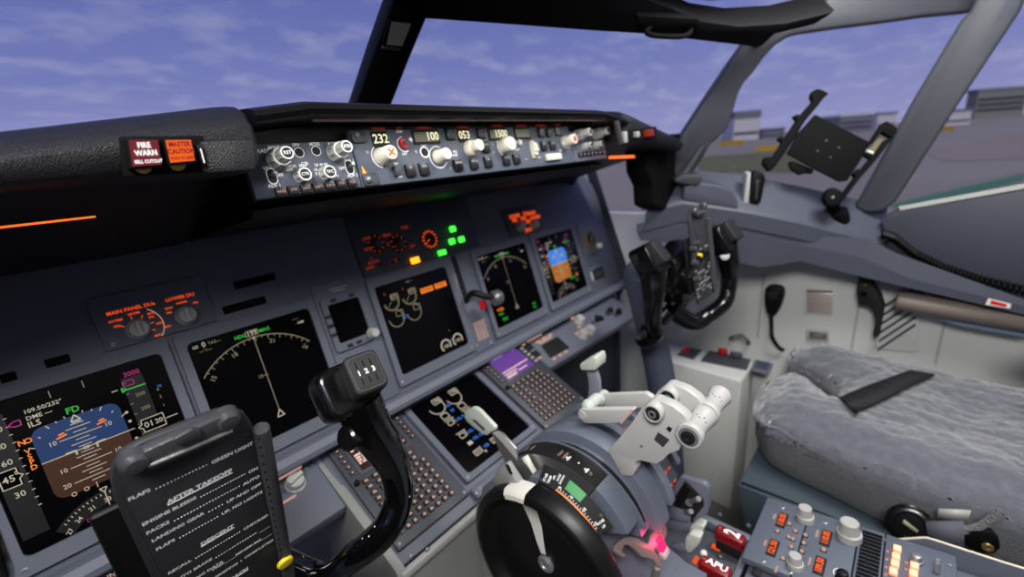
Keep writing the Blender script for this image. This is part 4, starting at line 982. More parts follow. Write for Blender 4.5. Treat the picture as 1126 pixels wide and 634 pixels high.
# ================================================================= CONTROL WHEELS
BRD0 = Vector((-.455, -.325, .985))
def yoke(xc, label, near):
    """column, hub, two horns and the checklist board; offsets are taken from the near wheel"""
    sg = 1 if near else -1
    dx = xc
    Y0 = .0 if near else .015; ZZ = 0 if near else -.028
    t = thing('control_yoke', label, 'control wheel', (xc, -.33, 0), 'control wheels')
    mb = MB(); mb.tube([(xc, -.345, 0), (xc, -.33, .35), (xc, -.302, .62), (xc, -.268 + Y0, .86 + ZZ), (xc, -.25 + Y0, .925 + ZZ), (xc, -.262 + Y0, .95 + ZZ)] if not near else [(xc, -.26, 0), (xc, -.25, .35), (xc, -.225, .62), (xc, -.19, .80), (xc, -.18, .86), (xc, -.19, .89)], [.036, .036, .034, .034, .036, .03], 'column', 22); mb.build('column', t)
    mb = MB(); ax = Vector((0, -1, -.25)).normalized()
    mb.lathe((xc, -.205 + (.045 if near else -.085), (.895 if near else .93)), ax, [(.02, 0), (.046, .006), (.050, .02), (.050, .055), (.044, .062), (.044, .088), (.048, .092), (.048, .100), (.02, .103)] if near else [(.03, 0), (.066, .006), (.072, .02), (.072, .060), (.066, .066), (.066, .084), (.05, .088), (.02, .09)], 'grip', 26); mb.build('hub', t)
    for s in (1, -1):
        def q(px, py, y):   # traced on the near wheel's right horn, mirrored for the others
            p_ = pt(px, py, 'y', y); return Vector((xc + s * (p_.x + .455), p_.y + Y0 - (.06 if s > 0 and not near else 0), p_.z + ZZ))
        mb = MB()
        mb.tube([(xc + s * .012, -.205 if near else -.31, .855 + ZZ), q(345, 632, -.235 if near else -.30), q(393, 608, -.322), q(424, 582, -.35), q(438, 548, -.352), q(434, 515, -.352), q(420, 488, -.350), q(405, 466, -.346), q(393, 440, -.342)], [r_ * (1 if near else 1.25) for r_ in (.018, .0165, .0155, .015, .0145, .0155, .019, .021, .022)], 'gloss' if near else 'grip', 20, 8)
        HN = mb.build('horn', t)
        mb = MB(); A = q(366, 430, -.325); B = q(384, 446, -.335); hd = q(392, 424, -.342)
        H = Fr(A * .5 + hd * .5, (1, 0, 0), (0, .5, .86)); k_ = 1 if near else 1.35; mb.prism(H, rr(-.026 * k_, .022 * k_, -.026 * k_, .022 * k_, .012), -.018 * k_, .016 * k_, 'grip', .006, 3); mb.build('switch_housing', HN)
        mb = MB(); F = Fr(q(403, 408, -.362), (s * .97 * s, s * .18, 0), (0, .62, .78)); F = Fr(F.O, (1, s * -.12, 0), (0, .62, .78))
        mb.prism(F, rr(-.0155 * k_, .0155 * k_, -.0185 * k_, .0185 * k_, .006), -.042 * k_, 0, 'rubber', .003, 3)
        mb.poly_line(F, rr(-.0128, .0128, -.0155, .0155, .005), .0007, .0004, 'clip', True)  # lighter outline painted as the bevel highlight of the head
        if near:
            for i, ch in enumerate('123'):
                u = -.0066 + i * .0066
                mb.text(F, u, .0002, ch, .0046, .0006, 'white', 0, .03); mb.box(F, u - .0005, u + .0005, .0048, .0105, -.0002, .0003, 'matt'); mb.box(F, u - .0005, u + .0005, -.0105, -.0048, -.0002, .0003, 'matt')
        mb.build('number_reminder', HN, 'rounded head with three number wheels reading 1 2 3' if near else None)
        mb = MB(); mb.cyl(q(404, 474, -.345), q(379, 483, -.352), .0095, 'grip', 20, r2=.0115, ch=.002); mb.build('trigger', HN)
    # checklist board held on the hub
    B = Fr(BRD0 if near else (xc, -.374, 1.008), (1, 0, 0), (0, -.394, .918) if near else (0, .13, .99))
    c = crop(110, 440, 3.267)
    D = Fr(BRD0, (1, 0, 0), (0, -.394, .918))
    def b(x, y, n=0.): u, v = D.px(*c(x, y), n=n); return u, v
    mb = MB(); out = [b(*p_) for p_ in ((42, 300), (44, 250), (75, 195), (150, 152), (420, 45), (470, 34), (520, 48), (546, 84), (556, 112), (605, 345), (648, 552), (690, 750), (265, 800), (190, 650), (112, 480), (62, 375))]
    if not near: out = [(u, max(v, -.14)) for u, v in out]
    mb.prism(B, out, -.006, 0, 'board', .0015)
    if near:
        mb.poly_line(B, [b(*p_) for p_ in ((300, 800), (180, 560), (75, 345), (75, 318), (110, 285), (440, 140), (520, 108), (548, 110), (566, 140))], .0005, .0004, 'clip')
        def T(x, y, s_, h, m='white', al=0, bold=.03):
            u, v = b(x, y); vs, fs = text_shape(s_, bold); w = max(p_[0] for p_ in vs) * h * 1.4 * .92
            mb.text(B, u + (w if al < 0 else -w if al > 0 else 0), v, s_, h, .0004, m, 0, bold, sx=.92)
            return u, v, w
        hh = .0037
        for L, Rr, yl, yr, dots in (('FLAPS', 'GREEN LIGHT', (100, 357), (549, 152), 1), ('ENGINE BLEEDS', 'ON', (150, 447), (566, 241), 1), ('PACKS', 'AUTO', (165, 478), (573, 270), 1), ('LANDING GEAR', 'UP AND OFF', (183, 506), (578, 298), 1), ('FLAPS', 'UP, NO LIGHTS', (200, 536), (583, 326), 1), ('RECALL', 'CHECKED', (243, 622), (603, 410), 1), ('AUTO BRAKE', '____', (262, 652), (610, 446), 1), ('LANDING DATA', 'VREF____MINIMUMS____', (275, 680), (616, 474), 1), ('APPROACH BRIEFING', 'COMPLETED', (292, 712), (622, 499), 1)):
            u, v, w = T(*yl, L, hh, al=-1); u2, v2, w2 = T(*yr, Rr, hh, al=1)
            x0, x1 = u + 2 * w + .002, u2 - 2 * w2 - .002; n_ = max(1, int((x1 - x0) / .0021))
            for i in range(n_):
                f = (i + .5) / n_; mb.box(B, x0 + (x1 - x0) * f - .0004, x0 + (x1 - x0) * f + .0004, (v + v2) / 2 - .0013, (v + v2) / 2 - .0008, 0, .0004, 'white')
        for q_, s_ in (((362, 305), 'AFTER TAKEOFF'), ((422, 482), 'DESCENT'), ((470, 640), 'APPROACH')):
            u, v, w = T(*q_, s_, .0046, bold=.045); mb.box(B, u - w, u + w, v - .0036, v - .0032, 0, .0004, 'white')
    else:
        rn = random.Random(2)
        for i in range(13):
            x = -.045
            while x < .035: w_ = rn.uniform(.004, .012); mb.box(B, x, x + w_, -.030 - .008 * i, -.0275 - .008 * i, 0, .0005, 'knob') if rn.random() < .45 else None; x += w_ + .004
        for x, y in ((-.05, -.02), (-.048, -.05), (-.046, -.085), (-.03, -.012)): mb.cyl(B.p(x, y, -.004), B.p(x, y, .010), .006, 'clip', 10, ch=.001)
    mb.build('checklist_board', t, 'charcoal board with white checklist text' if near else None)
    mb = MB(); mb.box(B, -.062, .046, -.150 if near else -.115, .002, -.014, -.007, 'black', .003); mb.build('board_mount', t)
    cl = []
    mb = MB(); mb.prism(B, [b(*p_, n=.004) for p_ in ((142, 190), (150, 172), (415, 52), (440, 44), (462, 58), (478, 92), (472, 112), (178, 238), (166, 232))], .0005, .008, 'clip', .0012, 2)
    mb.prism(B, [b(*p_, n=.010) for p_ in ((262, 132), (330, 96), (358, 104), (362, 128), (278, 158), (268, 150))], .008, .012, 'clip', .0008)
    mb.tube([B.p(*b(172, 236, n=.008), .008), B.p(*b(322, 174, n=.009), .009), B.p(*b(474, 108, n=.008), .008)], .0016, 'metal', 10)
    for q_ in ((122, 216), (455, 62)): u, v = b(*q_, n=.004); mb.lathe(B.p(u, v, .0), B.N, [(.0085, 0), (.0085, .007), (.006, .010), (.001, .0105)], 'clip', 18)
    for q_ in ((88, 252), (150, 226)), ((462, 106), (498, 76)): mb.cyl(B.p(*b(*q_[0], n=.003), .003), B.p(*b(*q_[1], n=.003), .003), .0016, 'clip', 8)
    u, v = b(432, 145, n=.002); mb.disc(B, u, v, .0028, .0006, 'clip')
    mb.build('spring_clip', t, 'dark metal paper clip')
    mb = MB(); A, E_ = B.p(*b(578, 95, n=.003), .003), (B.p(*b(690, 690, n=.003), .003) if near else B.p(.052, -.13, .003)); mb.cyl(A, E_, .0062, 'rail', 16, ch=.0015)
    d = (E_ - A).normalized(); L = (E_ - A).length
    for i in range(26): mb.ball(A + d * (.006 + i * (L - .01) / 26) + B.N * .0046 - B.U * .0044, .0009, 'matt', 8)
    mb.build('slide_rail', t)
    mb = MB(); u, v = b(667, 585, n=.011) if near else (-.02, -.04); mb.lathe(B.p(u, v, .008 if near else 0), B.N, [(.0078, 0), (.0080, .002), (.0070, .004), (.0035, .0045)] if near else [(.005, 0), (.005, .006), (.003, .008)], 'yellow', 22); mb.build('slide_pointer', t, 'round yellow slide pointer')
    return t
yoke(-.455, 'near control wheel carrying the charcoal checklist clipboard, with numbers 1 2 3 on its horn', True)
yoke(.455, 'far control wheel and blue-grey column in front of the far seat', False)
# ================================================================= THROTTLE QUADRANT
CY, CZ = -.393, .688
X0 = XF(0)
tq = thing('throttle_quadrant', 'blue-grey throttle quadrant of curved scale bands between trim wheel and flap lever', 'throttle quadrant', (-.03, -.40, 0))
mb = MB()
mb.prism(XF(-.128), [(-.548, 0), (-.252, 0), (-.252, .660), (-.266, .716), (-.30, .745), (-.36, .755), (-.44, .72), (-.50, .632), (-.548, .612)], 0, .145, 'panel', .003)
mb.build('housing', tq)
mb = MB(); mb.prism(XF(-.134), [(-.546, 0), (-.250, 0), (-.250, .660), (-.255, .68), (-.29, .724), (-.36, .735), (-.46, .66), (-.50, .622), (-.546, .603)], 0, .005, 'lgrey', .0015)
for p_ in ((455, 600), (470, 612), (505, 628), (486, 578), (523, 543)): u, v = XF(-.134).px(*p_); mb.lathe((-.1335, u, v), (-1, 0, 0), [(.005, 0), (.004, .002)], 'screw', 12)
mb.build('side_plate', tq, 'light grey metal side plate')
def band(x0, x1, r, a0, a1, m, name='cover_band', lab=None, r0=None, k=36, b=None):
    own = b is None; b = b or MB(); b.arcwall(X0, CY, CZ, r0 or r - .04, r, a0, a1, x0, x1, m, k, .001 if own else 0)
    return b.build(name, tq, lab) if own else b
def onarc(r, a, x): return Fr((x, CY + r * math.cos(math.radians(a)), CZ + r * math.sin(math.radians(a))), (1, 0, 0), (0, math.sin(math.radians(a)), -math.cos(math.radians(a))))
# conical index strip beside the wheel
b = MB(); xa, ra, xb, rb = -.130, .1005, -.1135, .1155
rows = []
for i in range(25):
    a = math.radians(84 + 57 * i / 24); rows.append([Vector((x, CY + r * math.cos(a), CZ + r * math.sin(a))) for x, r in ((xa, ra - .03), (xa, ra), (xb, rb), (xb, rb - .03))])
b.loft(rows, 'dark', close=True, caps=True)
sl = math.atan2(rb - ra, xb - xa)
def oncone(t, a):
    r = ra + (rb - ra) * t; q_ = math.radians(a); n_ = Vector((0, math.cos(q_), math.sin(q_)))
    return Fr((xa + (xb - xa) * t, CY + r * n_.y, CZ + r * n_.z), Vector((math.cos(sl), 0, 0)) + n_ * math.sin(sl), (0, math.sin(q_), -math.cos(q_)))
def cpatch(t0, t1, a0, a1, m, n, k=10):
    b.loft([[oncone(t, a0 + (a1 - a0) * i / k).p(0, 0, n) for t in (t0, t1)] for i in range(k + 1)], m)
cpatch(.40, .97, 105, 118, 'green', .0005); cpatch(.02, .13, 100, 138, 'oranl', .0012, 20)
for t, a, t_, h in ((.30, 102, '0', .0040), (.30, 112, '5', .0040), (.30, 123, '10', .0040), (.30, 134, '15', .0040), (.35, 89, 'STAB', .0036), (.35, 92.5, 'TRIM', .0036), (.60, 95, 'APL', .0028), (.72, 98, 'NOSE', .0028), (.72, 100.5, 'DOWN', .0028), (.6, 135, 'NOSE', .003), (.6, 138, 'UP', .003)):
    b.text(oncone(t, a), 0, 0, t_, h, .0007, 'white', 0, .03, sx=.9)
for i in range(17): f = oncone(.20, 101 + 2.2 * i); b.box(f, -.0012, .0012, -.0003, .0003, 0, .0007, 'white')
for f in (oncone(.15, 86.5), oncone(.82, 132)): b.disc(f, 0, 0, .0022, .0006, 'panel2')
b.build('trim_scale', tq, 'black trim scale with a green band and glowing orange edge')
# speed brake band: bare metal face, black scale on top, blue-grey tail
b = MB(); b.arcwall(X0, CY, CZ, .086, .117, 30, 119, -.100, -.070, 'metal', 40); b.build('speed_brake_band', tq, 'bare metal band')
b = MB(); b.arcwall(X0, CY, CZ, .1172, .1186, 52, 119, -.0995, -.069, 'dark', 36)
for a, t_ in ((57, 'DOWN'), (63, 'ARMED'), (88, 'FLIGHT'), (92, 'DETENT'), (112, 'UP')): b.text(onarc(.1187, a, -.086 if a < 100 else -.088), 0, 0, t_, .0036, .0005, 'pink', 0, .03, sx=.75)
for a, w_ in ((95, .009), (109, .008)):
    f = onarc(.1187, a, -.088); b.box(f, -w_ / 2, w_ / 2, -.0013, .0013, 0, .0005, 'white'); b.box(f, -.0013, .0013, -.0013, .0045, 0, .0005, 'white')
b.disc(onarc(.1187, 102, -.086), 0, 0, .0014, .0005, 'white')
b.build('speed_brake_scale', tq, 'black scale with white marks')
band(-.100, -.0685, .1185, 119.5, 151, 'arc'); band(-.0685, -.0665, .121, 24, 158, 'arc')
b = MB(); b.arcwall(X0, CY, CZ, .07, .1085, 24, 166, -.066, -.041, 'arc', 36); b.arcwall(X0, CY, CZ, .1085, .1088, 30, 160, -.058, -.049, 'dark', 30); b.build('lever_slot', tq)
band(-.0405, -.009, .121, 24, 170, 'arc'); band(-.0085, .004, .106, 24, 170, 'dark', 'lever_slot')
band(.0045, .020, .119, 24, 166, 'arc')
b = MB(); band(.0205, .052, .113, 24, 158, 'panel2', b=b)
for a, t_ in ((60, '0'), (76, '1'), (92, '5'), (108, '10'), (124, '15'), (137, '25'), (148, '30'), (158, '40')):
    b.text(onarc(.1132, a, .028), 0, 0, t_, .005, .0004, 'oran', 0, .04); f = onarc(.1132, a, .040); b.box(f, -.004, .004, -.0008, .0008, 0, .0006, 'oran')
b.arcwall(X0, CY, CZ, .1132, .1138, 140, 158, .0215, .0235, 'oran', 12)
b.build('flap_scale', tq, 'dark flap scale with glowing orange marks')
band(.0525, .064, .121, 24, 150, 'arc')
# cheek with the cutout switch panel on its inner face
dq = crop(680, 490, 4.4)
mb = MB(); F = XF(.066); mb.prism(F, [F.px(*dq(*p_)) for p_ in ((300, 150), (415, 182), (436, 205), (440, 290), (425, 335), (350, 372), (345, 420), (240, 330), (210, 250))] + [], 0, .012, 'arc', .003); mb.build('side_cheek', tq)
mb = MB(); F = XF(.0625); mb.prism(F, [F.px(*dq(*p_)) for p_ in ((322, 170), (256, 272), (300, 318), (352, 368), (412, 292), (408, 262))], 0, .0033, 'dark', .0008)
mb.prism(F, [F.px(*dq(*p_)) for p_ in ((322, 182), (268, 268), (300, 300), (350, 215))], -.001, 0, 'matt'); mb.build('cutout_panel', tq)
mb = MB(); F = XF(.058); mb.prism(F, [F.px(*dq(*p_)) for p_ in ((245, 300), (300, 312), (348, 345), (345, 372), (290, 365), (235, 345))], 0, .01, 'arc', .002); mb.build('cutout_guard', tq)
for q0, q1 in (((345, 270), (390, 255)), ((318, 322), (352, 316))):
    mb = MB(); F = XF(.0625); u, v = F.px(*dq(*q0)); A = Vector((.0625, u, v)); F = XF(.050); u, v = F.px(*dq(*q1), n=0); E_ = Vector((.046, *XF(.046).px(*dq(*q1))))
    mb.cyl(A, A - Vector((.004, 0, 0)), .0055, 'screw', 14); mb.cyl(A, E_, .003, 'screw', 12, r2=.0042, ch=.001); mb.build('cutout_switch', tq)
mb = MB(); mb.box(ZF(.612), -.132, .014, -.560, -.500, -.06, .012, 'arc', .004); u, v = ZF(.624).px(*crop(520, 480, 4.115)(600, 492)); mb.lathe((u, v, .6235), (0, 0, 1), [(.0045, 0), (.003, .002)], 'column', 12); mb.build('aft_deck', tq)
# bracket block that carries the speed brake lever
mb = MB(); q = crop(490, 440, 5.283); F = XF(-.150)
mb.prism(F, [F.px(*q(*p_)) for p_ in ((265, 470), (300, 400), (345, 370), (430, 500), (400, 520), (330, 525))], 0, .012, 'lgrey', .002)
mb.prism(XF(-.152), [XF(-.152).px(*q(*p_)) for p_ in ((345, 372), (362, 378), (385, 430), (370, 425))], 0, .002, 'dark')
mb.build('lever_bracket', tq)
mb = MB(); F = XF(-.118); mb.prism(F, [F.px(*q(*p_)) for p_ in ((440, 520), (490, 440), (560, 455), (590, 480), (585, 520), (520, 530))], 0, .02, 'panel', .002); mb.build('lever_slot', tq)

# trim wheel
WY, WZ = -.402, .677
tw = thing('trim_wheel', 'large black trim wheel with a white stripe across its rim and face', 'trim wheel', (-.15, WY, WZ - .12))
mb = MB(); R = .1175; WX = -.1335
mb.lathe((WX, WY, WZ), (-1, 0, 0), [(.02, 0), (.108, 0), (.115, .003), (R, .008), (R, .024), (.1165, .0295), (.112, .0335), (.106, .034), (.101, .030), (.097, .020), (.088, .013), (.056, .010), (.030, .0125), (.014, .013)], 'wheelb', 72); mb.build('wheel', tw)
mb = MB()
prof = [(.0145, .0138), (.030, .0134), (.056, .0110), (.087, .0138), (.0965, .0206), (.1005, .0304), (.1060, .0346), (.1122, .0342), (.1171, .0297), (.1181, .024), (.1181, .008)]
wid = [.0045, .0065, .0095, .0125, .0120, .0118, .0165, .0185, .0195, .0195, .0195]
rows = []; a0 = math.radians(74)
for (r, h), w_ in zip(prof, wid): rows.append([Vector((WX - h, WY + r * math.cos(a0 + d * w_ / r), WZ + r * math.sin(a0 + d * w_ / r))) for d in (-1, -.5, 0, .5, 1)])
mb.loft(rows, 'paint'); mb.build('white_stripe', tw, 'white painted stripe')
mb = MB(); mb.lathe((WX - .012, WY, WZ), (-1, 0, 0), [(.0125, 0), (.0125, .004), (.010, .006), (.006, .006), (.005, .004), (.001, .004)], 'screw', 20); mb.build('hub_bolt', tw)

# speed brake lever
sb = thing('speed_brake_lever', 'grey cranked speed brake lever with a pale mint handle in front of the lower display', 'lever', (-.10, -.33, .70))
def xp(mb, x, px, w, m, bev=0., seg=2): F = XF(x); mb.prism(F, [F.px(*p_) for p_ in px], 0, w, m, bev, seg)
mb = MB(); xp(mb, -.116, [q(*p_) for p_ in ((104, 92), (118, 62), (150, 42), (172, 44), (195, 60), (288, 158), (286, 178), (262, 186), (240, 205), (215, 198), (120, 125))], .007, 'mint', .002, 3); xp(mb, -.1165, [q(*p_) for p_ in ((152, 112), (170, 112), (228, 165), (222, 178))], .001, 'panel2'); mb.build('handle', sb, 'pale mint plastic handle')
mb = MB(); xp(mb, -.113, [q(*p_) for p_ in ((262, 186), (300, 178), (330, 195), (410, 285), (415, 350), (430, 335), (450, 345), (505, 430), (470, 480), (430, 500), (395, 470), (330, 330))], .004, 'metal', .001); xp(mb, -.1136, [q(*p_) for p_ in ((272, 186), (300, 178), (322, 192), (405, 282), (415, 345), (400, 330), (330, 245))], .0005, 'lever'); mb.build('arm', sb)
mb = MB(); xp(mb, -.112, [q(*p_) for p_ in ((415, 350), (458, 330), (510, 425), (470, 462))], .008, 'paint', .001); xp(mb, -.1126, [q(*p_) for p_ in ((450, 378), (470, 378), (474, 402), (460, 404))], .001, 'dark'); mb.build('latch_block', sb, 'white block with a dark slot')

# thrust levers
c2_ = crop(620, 380, 3.96); c3_ = crop(610, 385, 7.045)
def thrust(x, label, near):
    t = thing('thrust_lever', label, 'lever', (x, -.44, .74), 'thrust levers')
    dx = 0 if near else .044
    F0 = XF(-.044)
    def X(px, x0, w, m, mb, bev=.0015):   # traced on the near lever, moved across for the far one
        mb.prism(XF(x0 + dx), [XF(x0).px(*p_) for p_ in px], 0, w, m, bev)
    mb = MB()
    X([c2_(*p_) for p_ in ((190, 455), (240, 402), (290, 342), (328, 285), (345, 262), (380, 240), (430, 245), (470, 262), (520, 300), (545, 330), (520, 372), (502, 395), (508, 430), (500, 456), (460, 470), (430, 498), (402, 516), (330, 500), (306, 512), (314, 540), (300, 567), (252, 566))], -.044, .016, 'lever', mb)
    F = F0
    u, v = F.px(*c2_(338, 436)); mb.disc(XF(-.0443 + dx), u, v, .0022, -.0002, 'screw')
    X([c2_(*p_) for p_ in ((392, 408), (410, 376), (460, 410), (432, 442))], -.0446, .001, 'clip', mb, 0)
    X([c2_(*p_) for p_ in ((445, 362), (455, 350), (472, 362), (462, 378))], -.0446, .001, 'dark', mb, 0)
    mb.build('lever_plate', t)
    mb = MB(); u, v = F.px(*c2_(385, 297), n=-.010); A = Vector((-.054 + dx, u, v))
    mb.lathe(A + Vector((.028, 0, 0)), (-1, 0, 0), [(.0125, 0), (.0125, .022), (.0115, .028), (.0098, .0285), (.0092, .026)], 'lever', 24)
    mb.lathe(A + Vector((.003, 0, 0)), (-1, 0, 0), [(.0090, 0), (.0090, .002), (.006, .0022), (.0055, .004), (.002, .0045)], 'dark', 20); mb.lathe(A, (-1, 0, 0), [(.0055, 0), (.005, .0018), (.0028, .002), (.0026, .001)], 'screw', 16); mb.build('takeoff_button', t, 'round black and steel button in a white collar')
    mb = MB(); u, v = XF(-.050).px(*c2_(546, 392)); gx0, gx1 = (-.052, .001) if near else (.003, .058)
    G0 = Vector((gx0, u, v)); L = gx1 - gx0
    pr = [(.0145, 0), (.0155, .002), (.0155, .008), (.0128, .016), (.0122, L * .55), (.0140, L - .008), (.0150, L - .002), (.0140, L)]
    mb.lathe(G0, (1, 0, 0), pr, 'cream' if False else 'lever', 28)
    if near:
        mb.lathe(G0 + Vector((.001, 0, 0)), (-1, 0, 0), [(.0115, 0), (.0115, .002), (.0085, .0022)], 'screw', 22); mb.lathe(G0 + Vector((.0, 0, 0)), (-1, 0, 0), [(.0080, 0), (.0080, .003), (.004, .0034), (.003, .0018)], 'dark', 20)
    for i in range(5): a = math.radians(60 + 20 * i); mb.ball(G0 + Vector((L * .5 + .004 * (i % 2), .0125 * math.cos(a), .0125 * math.sin(a))), .0009, 'clip', 6)
    mb.build('grip', t)
    mb = MB()
    if near:
        X([c3_(*p_) for p_ in ((178, 490), (184, 462), (205, 450), (240, 460), (600, 456), (612, 468), (525, 562), (420, 566), (262, 566), (232, 562), (192, 530))], -.058, .010, 'lever', mb, .0025)
        u, v = XF(-.058).px(*c3_(215, 500)); mb.lathe((-.0575, u, v), (-1, 0, 0), [(.0065, 0), (.005, .0015), (.002, .0015)], 'lever', 16)
        X([c3_(*p_) for p_ in ((590, 462), (614, 460), (520, 566), (505, 566))], -.0585, .001, 'pink', mb, 0)
    else:
        F = XF(.010); mb.prism(F, [F.px(*c3_(*p_)) for p_ in ((300, 395), (350, 345), (700, 330), (765, 372), (700, 452), (390, 446))], 0, .010, 'lever', .0025)
    mb.build('reverser_arm', t)
    mb = MB()
    p_ = pt(*(c3_(262, 430) if near else c3_(330, 395)), 'x', -.046 if near else .002); mb.cyl(p_, p_ + Vector((.026, 0, 0)), .0085, 'mint', 20, ch=.003); mb.ball(p_ + Vector((.0, 0, 0)), .0098, 'mint', 16); mb.build('reverser_knob', t, 'pale mint knob')
    return t
thrust(-.036, 'near thrust lever, its light grey plate facing the camera with a black and steel button', True)
thrust(.008, 'far thrust lever, mostly hidden behind the near one, its grip sticking out beyond', False)

# flap lever
fl = thing('flap_lever', 'flap lever with a flat pale mint handle on a smoky stem beside the violet-screen keypad', 'lever', (.036, -.37, .80))
mb = MB(); F = XF(.020); mb.prism(F, [F.px(*c3_(*p_)) for p_ in ((192, 112), (205, 96), (290, 52), (310, 56), (322, 100), (318, 150), (300, 156), (212, 156), (196, 146))], 0, .030, 'mint', .003); mb.build('handle', fl)
mb = MB(); F = XF(.031); mb.prism(F, [F.px(*c3_(*p_)) for p_ in ((240, 150), (312, 150), (340, 240), (346, 330), (335, 470), (235, 470), (262, 300), (255, 220))], 0, .009, mat('smoky_plastic', (128, 128, 142), .2, coat=.3), .002)
mb.build('stem', fl)

# parking brake lever and its red lamp
bk = crop(640, 520, 5.118)
pb = thing('parking_brake_lever', 'bent brown-grey metal brake handle beside a glowing red lamp on the quadrant', 'lever', tuple(pt(700, 612, 'y', -.50)))
mb = MB(); F = Fr((0, -.538, .660), (1, 0, 0), (0, .66, .75))
mb.prism(F, [F.px(*bk(*p_)) for p_ in ((172, 440), (176, 408), (195, 385), (225, 364), (262, 358), (305, 366), (340, 388), (366, 398), (376, 352), (398, 322), (425, 272), (440, 262), (468, 300), (470, 345), (455, 375), (420, 410), (398, 438), (432, 478), (446, 520), (440, 540), (420, 522), (392, 485), (330, 470), (290, 428), (255, 402), (228, 408), (215, 440), (236, 458), (238, 474), (215, 474))], -.003, .003, 'tan', .0012)
mb.build('brake_handle', pb)
mb = MB(); p0 = F.p(*F.px(*bk(425, 525))); mb.cyl(p0, (p0.x, p0.y + .01, .6245), .005, 'tan', 14, ch=.001); mb.build('pivot', pb)
rl = thing('brake_warning_light', 'small glowing red lamp tucked behind the bent metal brake handle', 'warning light', tuple(pt(725, 600, 'y', -.497)))
mb = MB(); p0 = pt(*bk(440, 395), 'y', -.512); mb.box(Fr(p0, (1, 0, 0), (0, .45, .89)), -.006, .006, -.009, .009, -.004, .004, 'redlit', .0015); mb.build('lens', rl)
LP = p0 + Vector((-.004, -.006, .012))
mb = MB(); mb.box(Fr(p0, (1, 0, 0), (0, .45, .89)), -.008, .008, -.018, -.0095, -.004, .004, 'lever', .0015); mb.build('socket', rl)

# engine start levers
for i, (g, x, lab) in enumerate(((((615, 292), (640, 280), (690, 300), (668, 360), (612, 352), (600, 320)), .060, 'start lever with pale mint grip, nearer the far side of the quadrant'), (((580, 362), (605, 340), (668, 362), (660, 400), (612, 452), (585, 448), (575, 418)), .040, 'start lever with pale mint grip, just above the white ball-tipped switch'))):
    t = thing('start_lever', lab, 'lever', tuple(pt(*bk(560, 450), 'x', x)), 'engine start levers')
    mb = MB(); F = XF(x); mb.prism(F, [F.px(*bk(*p_)) for p_ in g], 0, .016, 'mint', .003, 3); mb.build('grip', t)
    mb = MB()
    arm = (((470, 268), (560, 262), (612, 284), (612, 330), (560, 326), (480, 330)) if i == 0 else ((490, 404), (560, 400), (590, 425), (585, 450), (540, 440), (500, 428)))
    F = XF(x + .004); mb.prism(F, [F.px(*bk(*p_)) for p_ in arm], 0, .008, 'arc', .002); mb.build('arm', t)

# ================================================================= AFT PEDESTAL
pd = thing('aft_pedestal', 'blue-grey aft pedestal with a raised bright-edged side guard, carrying the radio panels', 'pedestal', (.05, -.85, 0))
PED = Fr((.235, -.588, .594), (1, 0, 0), (0, .994, -.110))
mb = MB()
mb.prism(XF(-.24), [(-1.25, 0), (-.592, 0), (-.592, .586), (-1.25, .660)], 0, .476, 'panel', .004)
mb.build('pedestal_body', pd)
gq = crop(940, 560, 6.05)
mb = MB(); F = XF(.238)
top = [gq(*p_) for p_ in ((195, 212), (330, 203), (460, 195), (500, 202), (560, 220), (960, 350), (1300, 455), (1700, 580))]
mb.prism(F, [F.px(*p_) for p_ in top] + [(-1.24, .56), (-.72, .56)], 0, .004, 'arc'); mb.build('side_guard', pd)
mb = MB(); mb.tube([Vector((.2395, *F.px(*p_))) + Vector((0, 0, .001)) for p_ in top], .0016, mat('bright_edge', (226, 214, 190), .4), 8, 2); mb.build('guard_edge', pd, 'bright edge strip')
# fire control panel
FZ = .588
fp = thing('fire_control_panel', 'fire panel with dark red handles marked 2 and APU ahead of the radio panels', 'fire panel', (.06, -.53, .55))
fq = crop(760, 560, 8.57)
mb = MB(); Z = ZF(FZ - .012)
mb.box(Z, .0165, .150, -.586, -.455, -.02, 0, 'panel2', .003); mb.box(Z, .138, .152, -.588, -.455, 0, .016, 'panel', .003)
mb.box(Z, .0165, .138, -.588, -.579, 0, .012, 'panel', .002)
for p_ in ((270, 45), (540, 150)): u, v = ZF(FZ + .004).px(*fq(*p_)); mb.lathe((u, v, FZ + .0035), (0, 0, 1), [(.0042, 0), (.0042, .001), (.003, .0025)], 'column', 14)
fpm = mb
def fire(px, text, rot, h, lab, sx=1.):
    F = ZF(FZ + .026); cu, cv = F.px(*fq(*px)); hu, hv = .0098, .0215
    b = MB(); b.box(F, cu - hu, cu + hu, cv - hv, cv + hv, -.020, 0, 'red', .0045, 4)
    if rot: b.text(F, cu + .001, cv - .002, text, h, .0005, 'white', rot, .035, sx=1.05); b.text(F, cu + .001, cv + hv - .0055, 'L R', .003, .0005, 'knob', rot)
    else: b.text(F, cu, cv - .003, text, h, .0005, 'white', 0, .035, sx=.72); b.text(F, cu, cv + hv - .006, 'L R', .003, .0005, 'knob', 0)
    H = b.build('fire_handle', fp, lab)
    b = MB(); b.box(F, cu - hu + .003, cu + hu - .003, cv - hv + .003, cv + hv - .003, -.0375, -.0205, 'dark', .001); b.build('handle_stem', H, 'black stem')
fire((372, 218), '2', 0, .022, 'dark red fire handle marked 2')
fire((228, 522), 'APU', -PI / 2, .0105, 'dark red fire handle marked APU')
mb = MB(); p_ = pt(*fq(118, 412), 'z', FZ + .004); mb.ball(p_, .0055, 'paint', 14); mb.cyl((p_.x, p_.y, FZ - .012), p_, .0035, 'screw', 10); mb.build('test_switch', fp, 'white ball-tipped switch')
mb = MB(); u, v = ZF(FZ - .011).px(*fq(272, 440)); mb.lathe((u, v, FZ - .012), (0, 0, 1), [(.005, 0), (.005, .004), (.003, .005)], 'clip', 14); mb.build('button', fp)
mb = fpm
